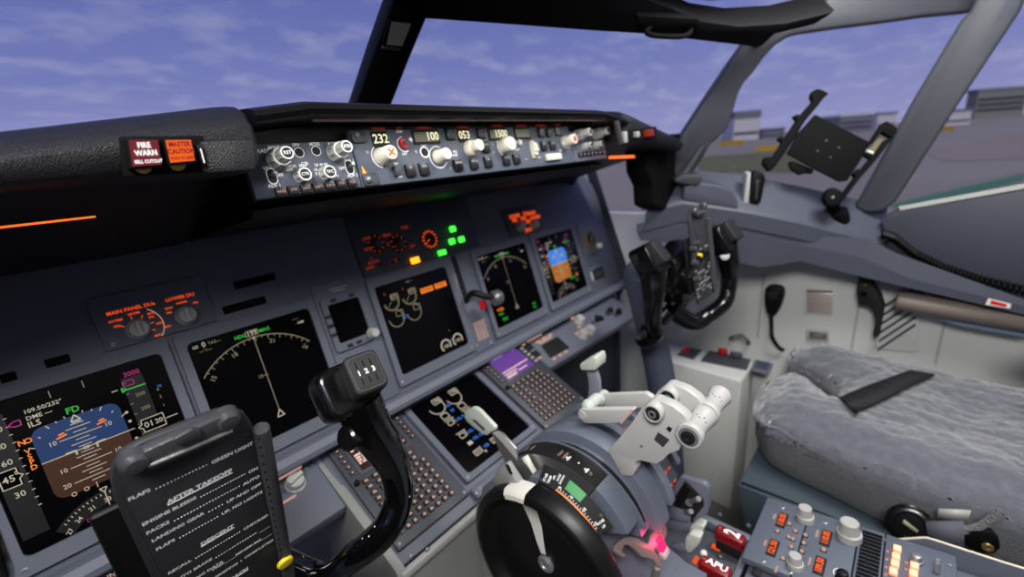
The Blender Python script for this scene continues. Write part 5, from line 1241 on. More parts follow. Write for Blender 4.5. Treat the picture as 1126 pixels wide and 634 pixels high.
for a, b_ in (((235, 350), (16, 8)), ((310, 368), (22, 5)), ((405, 400), (8, 5)), ((45, 470), (8, 14))):
    u, v = ZF(FZ - .010).px(*fq(*a)); mb.box(ZF(FZ - .012), u - b_[1] * .0005, u + b_[1] * .0005, v - b_[0] * .0004, v + b_[0] * .0004, 0, .002, 'oran')
mb.build('faceplate', fp)

# radio panels along the pedestal
rq = crop(800, 530, 3.454)
V1, V2, V3, V4 = [PED.px(*rq(*p_))[1] for p_ in ((155, 68), (312, 140), (500, 205), (600, 222))]
def radio(name, lab, va, vb, cat='radio panel', u0=-.148):
    t = thing(name, lab, cat, tuple(PED.p(-.07, (va + vb) / 2, 0)))
    b = MB(); b.box(PED, u0, .001, vb + .0008, va - .0008, .001, .012, 'mcp', .0015); return t, b
def seg(t, q_, txt, w=.034, h=.013):
    u, v = PED.px(*rq(*q_), n=.012); b = MB(); b.box(PED, u - w / 2, u + w / 2, v - h / 2, v + h / 2, .012, .0135, 'dark', .0005); w_ = b.build('number_window', t); b = MB(); b.text(PED, u, v, txt, .0082, .0139, 'segs', 0, .04, sx=.9); b.build('digits', w_, 'glowing orange digits')
def rknob(t, q_, r, h, m='knob', base=0.):
    u, v = PED.px(*rq(*q_), n=.012 + h * .5); b = MB()
    b.lathe(PED.p(u, v, .012), PED.N, [(r * 1.25, 0), (r * 1.25, h * .35), (r * 1.05, h * .40), (r, h * .5), (r * .95, h * .95), (r * .8, h)], m, 22); b.build('knob', t)
def rbtn(t, b, q_, s=.0032, lit=True):
    u, v = PED.px(*rq(*q_), n=.012); b.box(PED, u - s * 1.3, u + s * 1.3, v - s * 1.3, v + s * 1.3, .012, .0128, 'dark'); k = MB(); k.lathe(PED.p(u, v, .012), PED.N, [(s, 0), (s, .003), (s * .6, .0036)], 'pink' if lit else 'knob', 12); k.build('button', t)
t, b = radio('radio_panel', 'front radio panel with two orange frequency windows, right behind the fire handles', V1, V2)
screws(b, PED, [PED.px(*rq(*p_), n=.012) for p_ in ((208, 95), (135, 298))], .012, .004)
for p_ in ((178, 130), (143, 230), (185, 330)): u, v = PED.px(*rq(*p_), n=.012); b.box(PED, u - .006, u + .006, v - .0015, v + .0015, .012, .0124, 'pink')
seg(t, (207, 145), '118.05'); seg(t, (172, 250), '121.50')
for p_ in ((190, 188), (210, 292), (235, 160), (258, 188), (296, 203), (232, 210), (248, 218), (290, 233), (242, 248), (282, 265)): rbtn(t, b, p_, .0026)
b.build('faceplate', t); rknob(t, (295, 118), .0098, .024); rknob(t, (257, 297), .0085, .020)
mb = MB(); u, v = PED.px(*rq(112, 345), n=.012); mb.box(PED, u - .008, u + .008, v - .005, v + .005, .012, .016, 'dark', .001); mb.build('button', t)
t, b = radio('radio_panel', 'second radio panel from the fire handles, with a large white knob at its outer edge', V2, V3)
screws(b, PED, [PED.px(*rq(*p_), n=.012) for p_ in ((370, 152), (238, 340))], .012, .004)
for p_ in ((340, 195), (312, 300)): u, v = PED.px(*rq(*p_), n=.012); b.box(PED, u - .008, u + .008, v - .0015, v + .0015, .012, .0124, 'pink')
seg(t, (374, 213), '110.05'); seg(t, (350, 318), '109.50'); rbtn(t, b, (365, 258), .003)
u, v = PED.px(*rq(435, 350), n=.012); b.arc(PED, u, v, .009, .0102, 30, 220, .0125, 'white')
b.build('faceplate', t); rknob(t, (463, 180), .0125, .030); rknob(t, (437, 358), .007, .016, 'black')
t, b = radio('speaker_panel', 'slotted black grille panel behind the second radio panel', V3, V4, 'grille panel')
b.build('faceplate', t)
mb = MB(); u, v = PED.px(*rq(575, 225), n=.012); u1, v1 = PED.px(*rq(530, 225), n=.012)
for i in range(16): mb.box(PED, -.130 + i * .0078, -.1245 + i * .0078, V4 + .003, V3 - .004, .0118, .0135, 'matt', .0005)
mb.build('grille', t)
t, b = radio('audio_panel', 'audio selector panel with lit orange-white keys next to the raised guard', V4, V4 - .075, 'audio panel')
for p_ in ((608, 262), (605, 292), (602, 322), (600, 350), (680, 305), (678, 330)): u, v = PED.px(*rq(*p_), n=.012); b.box(PED, u - .002, u + .002, v - .0015, v + .0015, .012, .0124, 'pink')
for p_ in ((800, 298), (845, 318)): u, v = PED.px(*rq(*p_), n=.012); b.lathe(PED.p(u, v, .012), PED.N, [(.003, 0), (.0025, .002)], 'screw', 10)
b.build('faceplate', t)
for i, p_ in enumerate(((645, 255), (640, 285), (636, 312), (630, 342), (710, 320), (706, 350))):
    u, v = PED.px(*rq(*p_), n=.014); k = MB(); k.box(PED, u - .0055, u + .0055, v - .0045, v + .0045, .012, .018, mat('lit_key', (250, 200, 170), .4, emit=(255, 170, 110), es=.5), .0012); k.box(PED, u - .0045, u - .002, v + .005, v + .007, .012, .014, 'oran'); k.build('key', t)
rknob(t, (718, 290), .006, .012, 'screw')
mb = MB(); u, v = PED.px(*rq(795, 345), n=.012); mb.cyl(PED.p(u, v, .012), PED.p(u + .003, v, .028), .0035, 'screw', 12, ch=.001); mb.build('toggle', t)
# ================================================================= FAR SEAT
st = thing('pilot_seat', 'far pilot seat covered in grey sheepskin with a black strap across its notched cushion', 'seat', (.68, -.85, 0))
SZ = ZF(.592)
# outline of the cushion, traced round the notch at its front
op = [(1250, 620), (1126, 572), (1060, 552), (1000, 532), (950, 512), (905, 492), (870, 478), (845, 466), (832, 448), (834, 430), (846, 416), (866, 408), (884, 412), (900, 424), (914, 436), (926, 438), (926, 426), (912, 414), (892, 404), (874, 396), (868, 388), (874, 380), (892, 376), (918, 382), (950, 390), (1000, 402), (1060, 416), (1126, 430), (1250, 458)]
pl = [Vector(SZ.px(*p_)) for p_ in op]
# resample
Q = []
for i in range(len(pl)):
    a, b_ = pl[i], pl[(i + 1) % len(pl)]; n_ = max(1, int((b_ - a).length / .008))
    Q += [a + (b_ - a) * (j / n_) for j in range(n_)]
# smooth the traced outline a little
for _ in range(3): Q = [(Q[i - 1] + Q[i] * 2 + Q[(i + 1) % len(Q)]) / 4 for i in range(len(Q))]
ctr = Vector((.665, -.86))
np_ = Vector(SZ.px(858, 474)); NOSE = min(range(len(Q)), key=lambda i: (Q[i] - np_).length)
def ringz(s, z, nz, fr=0.):
    o = []
    for i, v in enumerate(Q):
        d = (v - ctr); p_ = ctr + d * s
        h = nz * noise.noise((p_.x * 16, p_.y * 16, 2.)) + nz * .9 * noise.noise((p_.x * 42, p_.y * 42, 5.)) + nz * .6 * noise.noise((p_.x * 95, p_.y * 95, 9.))
        f = fr * (noise.noise((i * .55, 1., 0.)) + .6 * noise.noise((i * 1.3, 4., 0.)))
        if z < .59 and nz: f += max(0, 1 - abs(i - NOSE) / (len(Q) * .045)) * .030 * (.594 - z) / .03
        o.append(Vector((p_.x + (d.x * .012 * noise.noise((i * .4, s * 9, 3.)) if nz else 0), p_.y + (d.y * .012 * noise.noise((i * .4, s * 9, 7.)) if nz else 0), z + h + f)))
    return o
import bisect
def inside(x, y):
    c_ = False
    for i in range(0, len(Q)):
        a, b_ = Q[i - 1], Q[i]
        if (a.y > y) != (b_.y > y) and x < (b_.x - a.x) * (y - a.y) / (b_.y - a.y) + a.x: c_ = not c_
    return c_
QS = Q[::2]
def dist(x, y):
    d2 = min((q_.x - x) ** 2 + (q_.y - y) ** 2 for q_ in QS)
    return math.sqrt(d2) * (1 if inside(x, y) else -1)
def ss(t): t = max(0, min(1, t)); return t * t * (3 - 2 * t)
def seat_h(x, y, d):
    z = .566 + .030 * ss((d + .004) / .020) + .032 * ss(d / .085) - .016 * ss((d - .10) / .14)
    return z
def fluff(x, y): return .0035 * noise.noise((x * 20, y * 20, 2.)) + .0040 * noise.noise((x * 47, y * 47, 5.)) + .0036 * noise.noise((x * 105, y * 105, 9.))
mb = MB()
G = .0062; x0 = min(q_.x for q_ in Q) - .012; x1 = max(q_.x for q_ in Q) + .012; y1 = max(q_.y for q_ in Q) + .012; y0 = -1.06
NX, NY = int((x1 - x0) / G) + 1, int((y1 - y0) / G) + 1
vs, idx, fs = [], {}, []
for j in range(NY):
    for i in range(NX):
        x, y = x0 + i * G, y0 + j * G; d = dist(x, y)
        if d > -.008:
            d += .004 * noise.noise((x * 60, y * 60, 1.))
            idx[(i, j)] = len(vs); vs.append(Vector((x + .0025 * noise.noise((x * 90, y * 90, 3.)), y + .0025 * noise.noise((x * 90, y * 90, 6.)), seat_h(x, y, d) + fluff(x, y) * (.5 + .5 * ss(d / .02)))))
for (i, j), k in idx.items():
    q_ = [idx.get(p_) for p_ in ((i, j), (i + 1, j), (i + 1, j + 1), (i, j + 1))]
    if None not in q_: fs.append(tuple(q_))
mb.geo(vs, fs, 'sheep')
mb.loft([ringz(1.004, .552, .001, .008), ringz(1.020, .564, .002, .006), ringz(1.018, .574, .003), ringz(1.000, .586, .003)], 'sheep', close=True)
mb.build('sheepskin_cover', st, 'grey sheepskin cover with a shaggy hem')
mb = MB(); mb.loft([ringz(.93, .478, 0), ringz(.975, .490, 0), ringz(.995, .520, 0), ringz(.998, .556, 0), ringz(.985, .572, 0)], 'weave', close=True, caps=True); mb.build('cushion', st, 'grey mesh fabric cushion side')
# light mesh nose on the near lobe of the cushion
mb = MB(); nose = [(836, 436), (846, 430), (864, 432), (884, 448), (904, 470), (918, 492), (914, 502), (896, 500), (866, 486), (842, 468), (834, 452)]
F = plane3(pt(836, 440, 'z', .565), pt(915, 500, 'z', .56), pt(842, 470, 'z', .525)); pts_ = [F.px(*p_) for p_ in nose]
F2 = F; mb.prism(F, pts_, -.03, .026, mat('nose_mesh_light', (160, 160, 162), .9, bump=('voronoi', 420, 1.)), .008, 3); mb.build('front_trim', st, 'light grey mesh nose')
mb = MB()
def onseat(px, lift=.015):
    p_ = pt(*px, 'z', .612)
    for _ in range(4): p_ = pt(*px, 'z', seat_h(p_.x, p_.y, dist(p_.x, p_.y)) + lift)
    return p_
lo_, hi_ = [], []
for k in range(11):
    f = k / 10; lo_.append(onseat((924 + 78 * f, 436 - 30 * f ** .9))); hi_.append(onseat((940 + 88 * f, 452 - 41 * f ** .95)))
lo_ = [pt(921, 437, 'z', .590)] + lo_; hi_ = [pt(937, 453, 'z', .592)] + hi_
mb.loft([lo_, hi_], 'belt'); o = mb.build('strap', st, 'black strap'); md = o.modifiers.new('t', 'SOLIDIFY'); md.thickness = .006
# seat frame under the cushion
mb = MB(); F = plane3(pt(872, 522, 'z', .47), pt(1000, 596, 'z', .44), pt(990, 560, 'z', .478))
a = pt(872, 522, 'z', .470)
mb.prism(ZF(.452), [(.40, -.50), (.43, -1.2), (.90, -1.2), (.90, -.56), (.62, -.50)], 0, .022, 'seatmetal', .004)
mb.prism(XF(.40), [(-.50, .474), (-.52, .38), (-.62, .20), (-1.2, .20), (-1.2, .474)], 0, .02, 'seatmetal', .004)
for i in range(7): u = -.60 - i * .035; mb.lathe((.399, u, .40 - i * .004), (-1, 0, 0), [(.003, 0), (.002, .002)], 'seatmetal', 8)
mb.lathe((.398, -.56, .445), (-1, 0, 0), [(.004, 0), (.003, .003)], 'brass', 10); mb.lathe((.398, -.575, .40), (-1, 0, 0), [(.004, 0), (.003, .003)], 'brass', 10)
mb.build('seat_frame', st)
mb = MB(); mb.prism(ZF(0), rr(.44, .86, -1.1, -.66, .05), .0, .20, 'dark', .01); mb.box(ZF(.2), .46, .84, -1.08, -.70, 0, .252, 'dark', .02); mb.build('base', st)
mb = MB(); mb.tube([pt(858, 492, 'z', .50), pt(885, 500, 'z', .492), pt(905, 506, 'z', .488)], [.012, .018, .014], 'black', 12); mb.build('adjust_lever', st)
mb = MB(); p_ = pt(838, 484, 'z', .512); mb.ball(p_, .008, mat('lime_tag', (170, 190, 60), .5), 10); mb.build('tag', st, 'small yellow-green tag')
# lap belt with its round buckle
def bpt(x, y, d=.0): return pt(x, y, 'x', .392 - d)
mb = MB(); A = bpt(1001, 578, .01); ax = (CAM - A).normalized() * .7 + Vector((-.7, 0, .2)); ax.normalize()
mb.lathe(A - ax * .012, ax, [(.030, 0), (.034, .004), (.034, .010), (.028, .014), (.022, .014), (.020, .011), (.010, .0115)], 'grip', 28); G = Fr(A, ax.cross(Vector((0, 0, 1))), ax.cross(Vector((0, 0, 1))).cross(ax) * 1); mb.box(Fr(A, (0, -1, -.45), (0, -.45, 1)), -.011, .011, -.0022, .0022, -.004, .004, mat('buckle_plate', (190, 186, 150), .4, .5), .0008)
mb.build('buckle', st, 'round black buckle')
mb = MB(); q_ = [bpt(*p_, d=.006) for p_ in ((1018, 572), (1060, 572), (1060, 602), (1022, 598))]; mb.loft([[q_[0], q_[1]], [q_[3], q_[2]]], 'beltg'); o = mb.build('lap_belt', st, 'grey belt webbing'); md = o.modifiers.new('t', 'SOLIDIFY'); md.thickness = .008
mb = MB(); F = XF(.386); mb.prism(F, [F.px(*p_) for p_ in ((1056, 584), (1075, 583), (1090, 584), (1099, 594), (1100, 604), (1092, 610), (1076, 608), (1062, 600))], 0, .012, 'black', .003); u, v = F.px(1086, 601); mb.lathe((.3855, u, v), (-1, 0, 0), [(.0075, 0), (.0065, .003), (.003, .003), (.002, .001)], 'brass', 16); mb.build('belt_anchor', st, 'black anchor fitting with a brass bolt')
mb = MB(); q_ = [pt(*p_, 'x', .40) for p_ in ((1032, 560), (1068, 562), (1064, 573), (1030, 571))]; mb.loft([[q_[0], q_[1]], [q_[3], q_[2]]], 'knob'); o = mb.build('label_patch', st, 'pale fabric label'); md = o.modifiers.new('t', 'SOLIDIFY'); md.thickness = .004
mb = MB(); mb.tube([pt(1058, 583, 'x', .389), pt(1078, 578, 'x', .391), pt(1102, 562, 'x', .394)], .006, 'weave', 8, 6, .3); mb.build('side_strap', st)
# fold-down armrest, near the frame's right edge
mb = MB(); a = pt(1116, 378, 'z', .78); rows = []
mb.ball(a + Vector((.0, -.16, -.0)), .06, 'sheep', 22, (.6, 2.4, .85)); mb.build('armrest', st, 'sheepskin armrest')
mb = MB(); mb.box(Fr((.66, -1.22, .56), (1, 0, 0), (0, -.25, 1)), -.25, .25, 0, .62, -.10, .0, 'sheep', .04, 3); mb.build('backrest', st)
# ================================================================= RIGHT SIDE FITTINGS
# side console with its recessed plates
sc_ = thing('side_console', 'pale grey side console box below the far window holding the oxygen mask and cup holder', 'console', (.92, -.20, 0))
mb = MB(); mb.prism(ZF(0), [(.845, -.385), (.995, -.385), (.995, -.085), (.862, -.085)], 0, .488, 'lining', .008, 3); mb.build('console_body', sc_)
T = ZF(.4885)
def quad(mb, px, n0, n1, m, bev=.0): mb.prism(T, [T.px(*p_) for p_ in px], n0, n1, m, bev)
c = crop(680, 220, 3.17)
mb = MB(); quad(mb, [c(*p_) for p_ in ((460, 595), (490, 522), (560, 534), (522, 612))], 0, .006, 'panel', .002); quad(mb, [c(*p_) for p_ in ((474, 588), (496, 532), (545, 540), (518, 600))], .006, .0068, mat('cup_recess', (52, 60, 84), .5)); mb.build('cup_holder', sc_, 'blue-grey rectangular cup holder')
mb = MB(); quad(mb, [c(*p_) for p_ in ((205, 540), (240, 516), (292, 524), (262, 556))], 0, .004, 'panel2', .001); quad(mb, [c(*p_) for p_ in ((215, 530), (235, 522), (252, 528), (232, 538))], .004, .008, 'redp', .001); mb.build('switch_plate', sc_, 'small dark plate with a red tab')
ox = thing('oxygen_mask', 'red-tabbed oxygen mask stowed with its grey hose in a dark tray on the side console', 'oxygen mask', tuple(pt(800, 395, 'z', .4885)))
mb = MB(); quad(mb, [c(*p_) for p_ in ((286, 562), (348, 486), (480, 510), (448, 594))], .0005, .004, 'panel2', .002); mb.build('tray', ox)
mb = MB(); quad(mb, [c(*p_) for p_ in ((345, 528), (372, 506), (404, 502), (400, 524), (372, 546), (350, 542))], .004, .022, 'redp', .004); quad(mb, [c(*p_) for p_ in ((420, 540), (440, 538), (436, 550), (418, 550))], .004, .012, 'redp', .002); mb.build('red_tabs', ox, 'red plastic tabs')
mb = MB(); quad(mb, [c(*p_) for p_ in ((348, 500), (366, 482), (392, 486), (388, 504), (362, 512))], .004, .024, 'clip', .006); quad(mb, [c(*p_) for p_ in ((388, 545), (400, 515), (440, 522), (446, 548), (410, 556))], .004, .020, 'panel', .006); mb.build('mask_body', ox)
mb = MB(); mb.tube([T.p(*T.px(*c(385, 500)), .02), pt(*c(398, 478), 'x', .945), pt(*c(425, 470), 'x', .945), pt(*c(450, 488), 'x', .94), T.p(*T.px(*c(458, 520)), .012)], .0055, mat('hose_grey', (96, 100, 84), .6), 12); mb.build('hose', ox, 'grey looped hose')
# hand microphone on the wall
mi = thing('hand_microphone', 'black hand microphone hanging on the grey side wall with its cord dropping behind the seat', 'microphone', tuple(pt(850, 352, 'x', .985)))
mb = MB(); F = XF(.962); mb.prism(F, [F.px(*c(*p_)) for p_ in ((508, 330), (510, 306), (530, 298), (560, 302), (574, 312), (575, 335), (565, 370), (548, 402), (530, 408), (516, 395), (508, 360))], 0, .034, 'black', .009, 3); mb.build('microphone_body', mi)
mb = MB(); F = XF(.9605); mb.prism(F, [F.px(*c(*p_)) for p_ in ((520, 318), (555, 318), (552, 345), (522, 345))], 0, .002, 'rubber', .0005); mb.build('grille', mi)
mb = MB(); mb.tube([pt(*c(532, 404), 'x', .975), pt(*c(534, 440), 'x', .972), pt(*c(536, 475), 'x', .965), pt(*c(555, 508), 'x', .975), pt(*c(575, 522), 'x', .985)], .0058, 'black', 10); mb.build('cord', mi)
# square metal plates, louvre, clip, armrest bar on the wall
k = crop(880, 220, 3.17)
def wallthing(name, label, cat, px): return thing(name, label, cat, tuple(pt(*px, 'x', .998)))
t = wallthing('ashtray', 'shiny square metal ashtray lid set in the grey side wall', 'ashtray', k(65, 350))
mb = MB(); F = XF(.994); mb.prism(F, [F.px(*k(*p_)) for p_ in ((12, 302), (118, 308), (116, 402), (14, 396))], 0, .005, 'lining', .001); mb.build('surround', t)
mb = MB(); F = XF(.990); mb.prism(F, [F.px(*k(*p_)) for p_ in ((22, 320), (112, 324), (110, 396), (22, 390))], 0, .004, mat('ashtray_metal', (222, 205, 196), .3, .5), .001); mb.build('lid', t)
mb = MB(); mb.cyl(pt(*k(22, 315), 'x', .990), pt(*k(112, 319), 'x', .990), .003, 'brown', 10); mb.build('hinge', t)
t = wallthing('latch_plate', 'small metal latch plate low on the side wall just above the seat cover', 'latch', k(60, 470))
mb = MB(); F = XF(.993); mb.prism(F, [F.px(*k(*p_)) for p_ in ((20, 448), (102, 454), (100, 492), (20, 488))], 0, .006, 'knob', .001); mb.prism(XF(.992), [XF(.992).px(*k(*p_)) for p_ in ((30, 458), (94, 462), (92, 486), (30, 482))], 0, .002, 'metal', .0005); mb.build('plate', t)
mb = MB(); F = XF(.990); mb.prism(F, [F.px(*k(*p_)) for p_ in ((45, 466), (78, 468), (77, 480), (45, 478))], 0, .003, 'brown', .001); mb.build('latch', t)
t = wallthing('air_louver', 'slanted louvre grille set in the side wall under the armrest bar', 'louvre', k(335, 450))
mb = MB(); F = XF(.993); mb.prism(F, [F.px(*k(*p_)) for p_ in ((258, 380), (415, 372), (408, 530), (262, 518))], 0, .006, 'lining', .002)
for i in range(6):
    y = 520 - i * 30; F = XF(.9915); mb.prism(F, [F.px(*k(*p_)) for p_ in ((270 + i * 4, y - 4), (402, y - 92 + i * 4), (402, y - 82 + i * 4), (270 + i * 4, y + 6))], 0, .003, 'panel2', .0)
mb.build('grille', t)
t = wallthing('hook_clip', 'black hooked clip hanging on the side wall beneath the slate panel', 'clip', k(240, 400))
mb = MB(); F = XF(.958); mb.prism(F, [F.px(*k(*p_)) for p_ in ((195, 320), (202, 270), (222, 256), (246, 264), (258, 300), (282, 332), (294, 370), (284, 430), (275, 476), (262, 482), (252, 470), (262, 430), (256, 390), (235, 370), (205, 366))], 0, .034, 'rubber', .006, 3); mb.build('hook', t)
mb = MB()
for p_ in ((230, 262), (227, 295)): u, v = F.px(*k(*p_)); mb.lathe((.958, u, v), (-1, 0, 0), [(.0035, 0), (.0025, .003)], 'brass', 10)
u, v = F.px(*k(220, 328)); mb.lathe((.958, u, v), (-1, 0, 0), [(.008, 0), (.007, .004), (.004, .004), (.003, .001)], 'matt', 14); mb.build('fasteners', t)
t = thing('armrest_bar', 'padded brown armrest bar with a slim blue underside along the side wall', 'armrest', tuple(pt(1060, 345, 'x', .93)))
mb = MB(); a, b_ = pt(*k(335, 348), 'x', .93), pt(*k(790, 420), 'x', .93); e = (b_ - a).normalized(); mb.tube([a, a + e * .015, a + (b_ - a) * .5, b_ + e * .35], [.019, .0235, .0245, .0245], 'brown', 20, 4); mb.build('padded_bar', t)
mb = MB(); mb.prism(XF(.94), [XF(.94).px(*k(*p_)) for p_ in ((380, 368), (790, 450), (790, 480), (560, 440), (390, 388))], 0, .02, mat('blue_underside', (120, 142, 162), .5), .003); mb.build('underside', t)
mb = MB(); mb.box(XF(.95), a.y - .05, a.y + .0, a.z - .012, a.z + .012, 0, .05, 'lining', .003); mb.build('bracket', t)
# coiled cord along the slate panel
t = thing('coiled_cord', 'black coiled cord draped along the slate panel under the aft side window', 'cord', tuple(pt(1050, 300, 'x', .93)))
mb = MB(); ctrl = [pt(*k(*p_), 'x', .925) for p_ in ((285, 115), (330, 130), (400, 185), (500, 235), (620, 275), (800, 318), (1000, 350))]
pts = []
N_ = 420
for i in range(N_):
    f = i / (N_ - 1) * (len(ctrl) - 1); j = min(int(f), len(ctrl) - 2); s = f - j
    p_ = ctrl[j].lerp(ctrl[j + 1], s); a = i * 2 * PI / 8
    pts.append(p_ + Vector((.0085 * math.cos(a), 0, .0085 * math.sin(a))))
mb.tube(pts, .0032, 'black', 6, 1); mb.build('coil', t)
t = thing('instruction_label', 'small white and red label stuck to the armrest end of the slate band', 'label', tuple(pt(1100, 335, 'x', .885)))
mb = MB(); F = XF(.8725); mb.prism(F, [F.px(*k(*p_)) for p_ in ((655, 342), (735, 362), (732, 378), (645, 364))], 0, .002, 'paint'); mb.prism(XF(.8718), [XF(.8718).px(*k(*p_)) for p_ in ((665, 348), (720, 362), (718, 372), (662, 362))], 0, .001, 'redp'); mb.build('sticker', t)
# tablet holder clamped to the post
s8 = crop(800, 80, 3.96)
tb = thing('tablet_holder', 'black spring-arm tablet holder mounted in front of the side window', 'tablet holder', tuple(pt(905, 225, 'x', .86)))
EF = Fr(pt(905, 165, 'x', .86), (.30, -.90, -.30), (.25, .40, .88)); EF = Fr(pt(905, 165, 'x', .86), (.45, -.86, 0), (.20, .10, .97))
def ep(*q_, n=0.): return [EF.px(*s8(*p_), n=n) for p_ in q_]
mb = MB(); mb.prism(EF, ep((380, 182), (612, 300), (598, 350), (520, 470), (486, 474), (388, 424), (258, 352), (300, 270)), -.006, .004, 'matt', .002)
for p_ in ((430, 295), (485, 325), (392, 340), (448, 368)): u, v = EF.px(*s8(*p_), n=.004); mb.lathe(EF.p(u, v, .004), EF.N, [(.003, 0), (.0025, .0015)], 'clip', 10)
mb.build('back_plate', tb)
mb = MB(); mb.prism(EF, ep((352, 112), (358, 88), (385, 76), (432, 96), (405, 122), (386, 148), (330, 215), (245, 350), (190, 425), (172, 432), (146, 400), (152, 372), (190, 370), (228, 310), (300, 200), (362, 130)), -.004, .016, 'matt', .004); mb.prism(EF, ep((278, 195), (300, 185), (318, 210), (298, 218)), -.004, .014, 'matt', .002); mb.prism(EF, ep((210, 290), (228, 280), (248, 300), (232, 310)), -.004, .014, 'matt', .002); mb.build('clamp_arm', tb)
mb = MB()
ring = ep((660, 232), (680, 215), (725, 245), (722, 270), (690, 310), (640, 378), (560, 470), (505, 545), (470, 585), (440, 588), (410, 562), (408, 535), (430, 500), (455, 492), (510, 430), (560, 375), (600, 320))
mb.prism(EF, ep((660, 232), (680, 215), (725, 245), (722, 270), (690, 310), (700, 285), (660, 262), (625, 305), (596, 335)), -.006, .014, 'matt', .002)
mb.prism(EF, ep((690, 310), (640, 378), (560, 470), (500, 550), (486, 540), (550, 455), (625, 365), (672, 300), (700, 285)), -.006, .014, 'matt', .002)
mb.prism(EF, ep((596, 345), (628, 360), (614, 378), (585, 358)), -.006, .012, 'matt', .002); mb.prism(EF, ep((540, 445), (560, 420), (575, 432), (552, 462)), -.006, .012, 'matt', .002)
mb.prism(EF, ep((408, 555), (412, 525), (440, 500), (478, 512), (500, 540), (482, 572), (448, 590), (420, 578)), -.008, .020, 'matt', .006); u, v = EF.px(*s8(458, 542), n=.02); mb.lathe(EF.p(u, v, .02), EF.N, [(.004, 0), (.003, .002)], 'screw', 10); mb.build('clamp_arm', tb)
mb = MB(); mb.prism(EF, ep((270, 385), (290, 380), (385, 418), (375, 438), (350, 432), (320, 442), (285, 420)), -.022, -.007, 'matt', .004); mb.build('knob', tb)
mb = MB(); mb.prism(EF, ep((655, 272), (692, 290), (650, 352), (622, 330)), -.004, -.001, 'lcdoff'); mb.prism(EF, ep((605, 330), (640, 345), (626, 358), (598, 345)), -.003, 0, 'paint'); mb.build('sticker', tb, 'pale sticker')
mb = MB(); a = EF.p(*EF.px(*s8(440, 540)), 0); mb.cyl(a, pt(922, 232, 'x', .915), .010, 'matt', 14); mb.ball(pt(915, 228, 'x', .885), .014, 'matt', 12); mb.cyl(pt(922, 232, 'x', .90), pt(925, 243, 'x', .915), .02, 'matt', 16); mb.build('mount_arm', tb)
# small lamp on the ledge and assist handle overhead
l4 = crop(740, 130, 4.875)
t = thing('ledge_lamp', 'small upright black and grey fitting on the ledge below the tablet holder', 'lamp', tuple(W2.p(*W2.px(831, 224, .05), .05)))
mb = MB(); F = W2.at(0, 0, .060); mb.prism(F, [F.px(*l4(*p_)) for p_ in ((378, 455), (398, 295), (420, 290), (408, 462))], -.03, 0, 'lever', .003); mb.build('housing', t)
mb = MB(); F = W2.at(0, 0, .062); mb.prism(F, [F.px(*l4(*p_)) for p_ in ((408, 445), (428, 296), (452, 284), (488, 298), (496, 325), (485, 370), (478, 420), (468, 455), (440, 460))], -.03, .004, 'black', .004); F = W2.at(0, 0, .0665); mb.prism(F, [F.px(*l4(*p_)) for p_ in ((448, 330), (462, 330), (452, 435), (440, 435))], -.003, 0.001, 'clip', .001); mb.build('lamp_head', t)
t = thing('assist_handle', 'black assist handle hanging from the dark beam above the windshield', 'handle', tuple(W1.p(*W1.px(735, 34), .06)))
f5 = crop(700, 0, 2.641)
mb = MB(); hp = [W1.p(*W1.px(*f5(*p_), n=n_), n_) for p_, n_ in (((62, 66), .052), ((42, 78), .062), ((28, 92), .072), ((45, 102), .075), ((90, 106), .076), ((130, 106), .075), ((152, 98), .070), ((158, 82), .062), ((158, 70), .052))]
mb.tube(hp, .0042, 'matt', 10); mb.build('grab_bar', t)
mb = MB(); mb.prism(W1, [W1.px(*f5(*p_), n=.06) for p_ in ((0, 40), (180, 48), (182, 70), (170, 80), (120, 74), (70, 78), (40, 72), (0, 68))], .0505, .066, 'matt', .003); mb.build('mounting_bracket', t)
t = thing('window_latch', 'small pale latch at the top corner of the grey window post', 'latch', tuple(W2.p(*W2.px(830, 44), .033)))
mb = MB(); a, b_ = [W2.p(*W2.px(*f5(*p_), n=.045), .045) for p_ in ((346, 70), (342, 120))]; mb.cyl(a, b_, .006, 'cream', 14, r2=.004, ch=.0015); mb.build('latch_pin', t)
mb = MB(); mb.prism(W2, [W2.px(*f5(*p_), n=.035) for p_ in ((330, 108), (358, 112), (350, 140), (334, 134))], .0305, .042, 'panel2', .002); mb.build('latch_base', t)
# correction card on the centre post
t = thing('correction_card', 'small framed paper card fixed to the dark centre post', 'card', tuple(W1.p(*W1.px(437, 50), .046)))
v4 = crop(380, 0, 2.963)
mb = MB(); mb.prism(W1, [W1.px(*v4(*p_), n=.048) for p_ in ((138, 66), (218, 74), (190, 154), (118, 148))], .0455, .049, 'black', .001); mb.build('card_frame', t)
mb = MB(); mb.prism(W1, [W1.px(*v4(*p_), n=.05) for p_ in ((150, 72), (214, 78), (184, 150), (134, 146))], .049, .0498, mat('card_paper', (150, 148, 142), .7, var=.08, vscale=120)); mb.build('paper', t)
mb = MB(); mb.prism(W1, [W1.px(*v4(*p_), n=.05) for p_ in ((118, 152), (182, 158), (178, 168), (116, 162))], .0455, .05, 'clip', .001); mb.build('clip_strip', t)
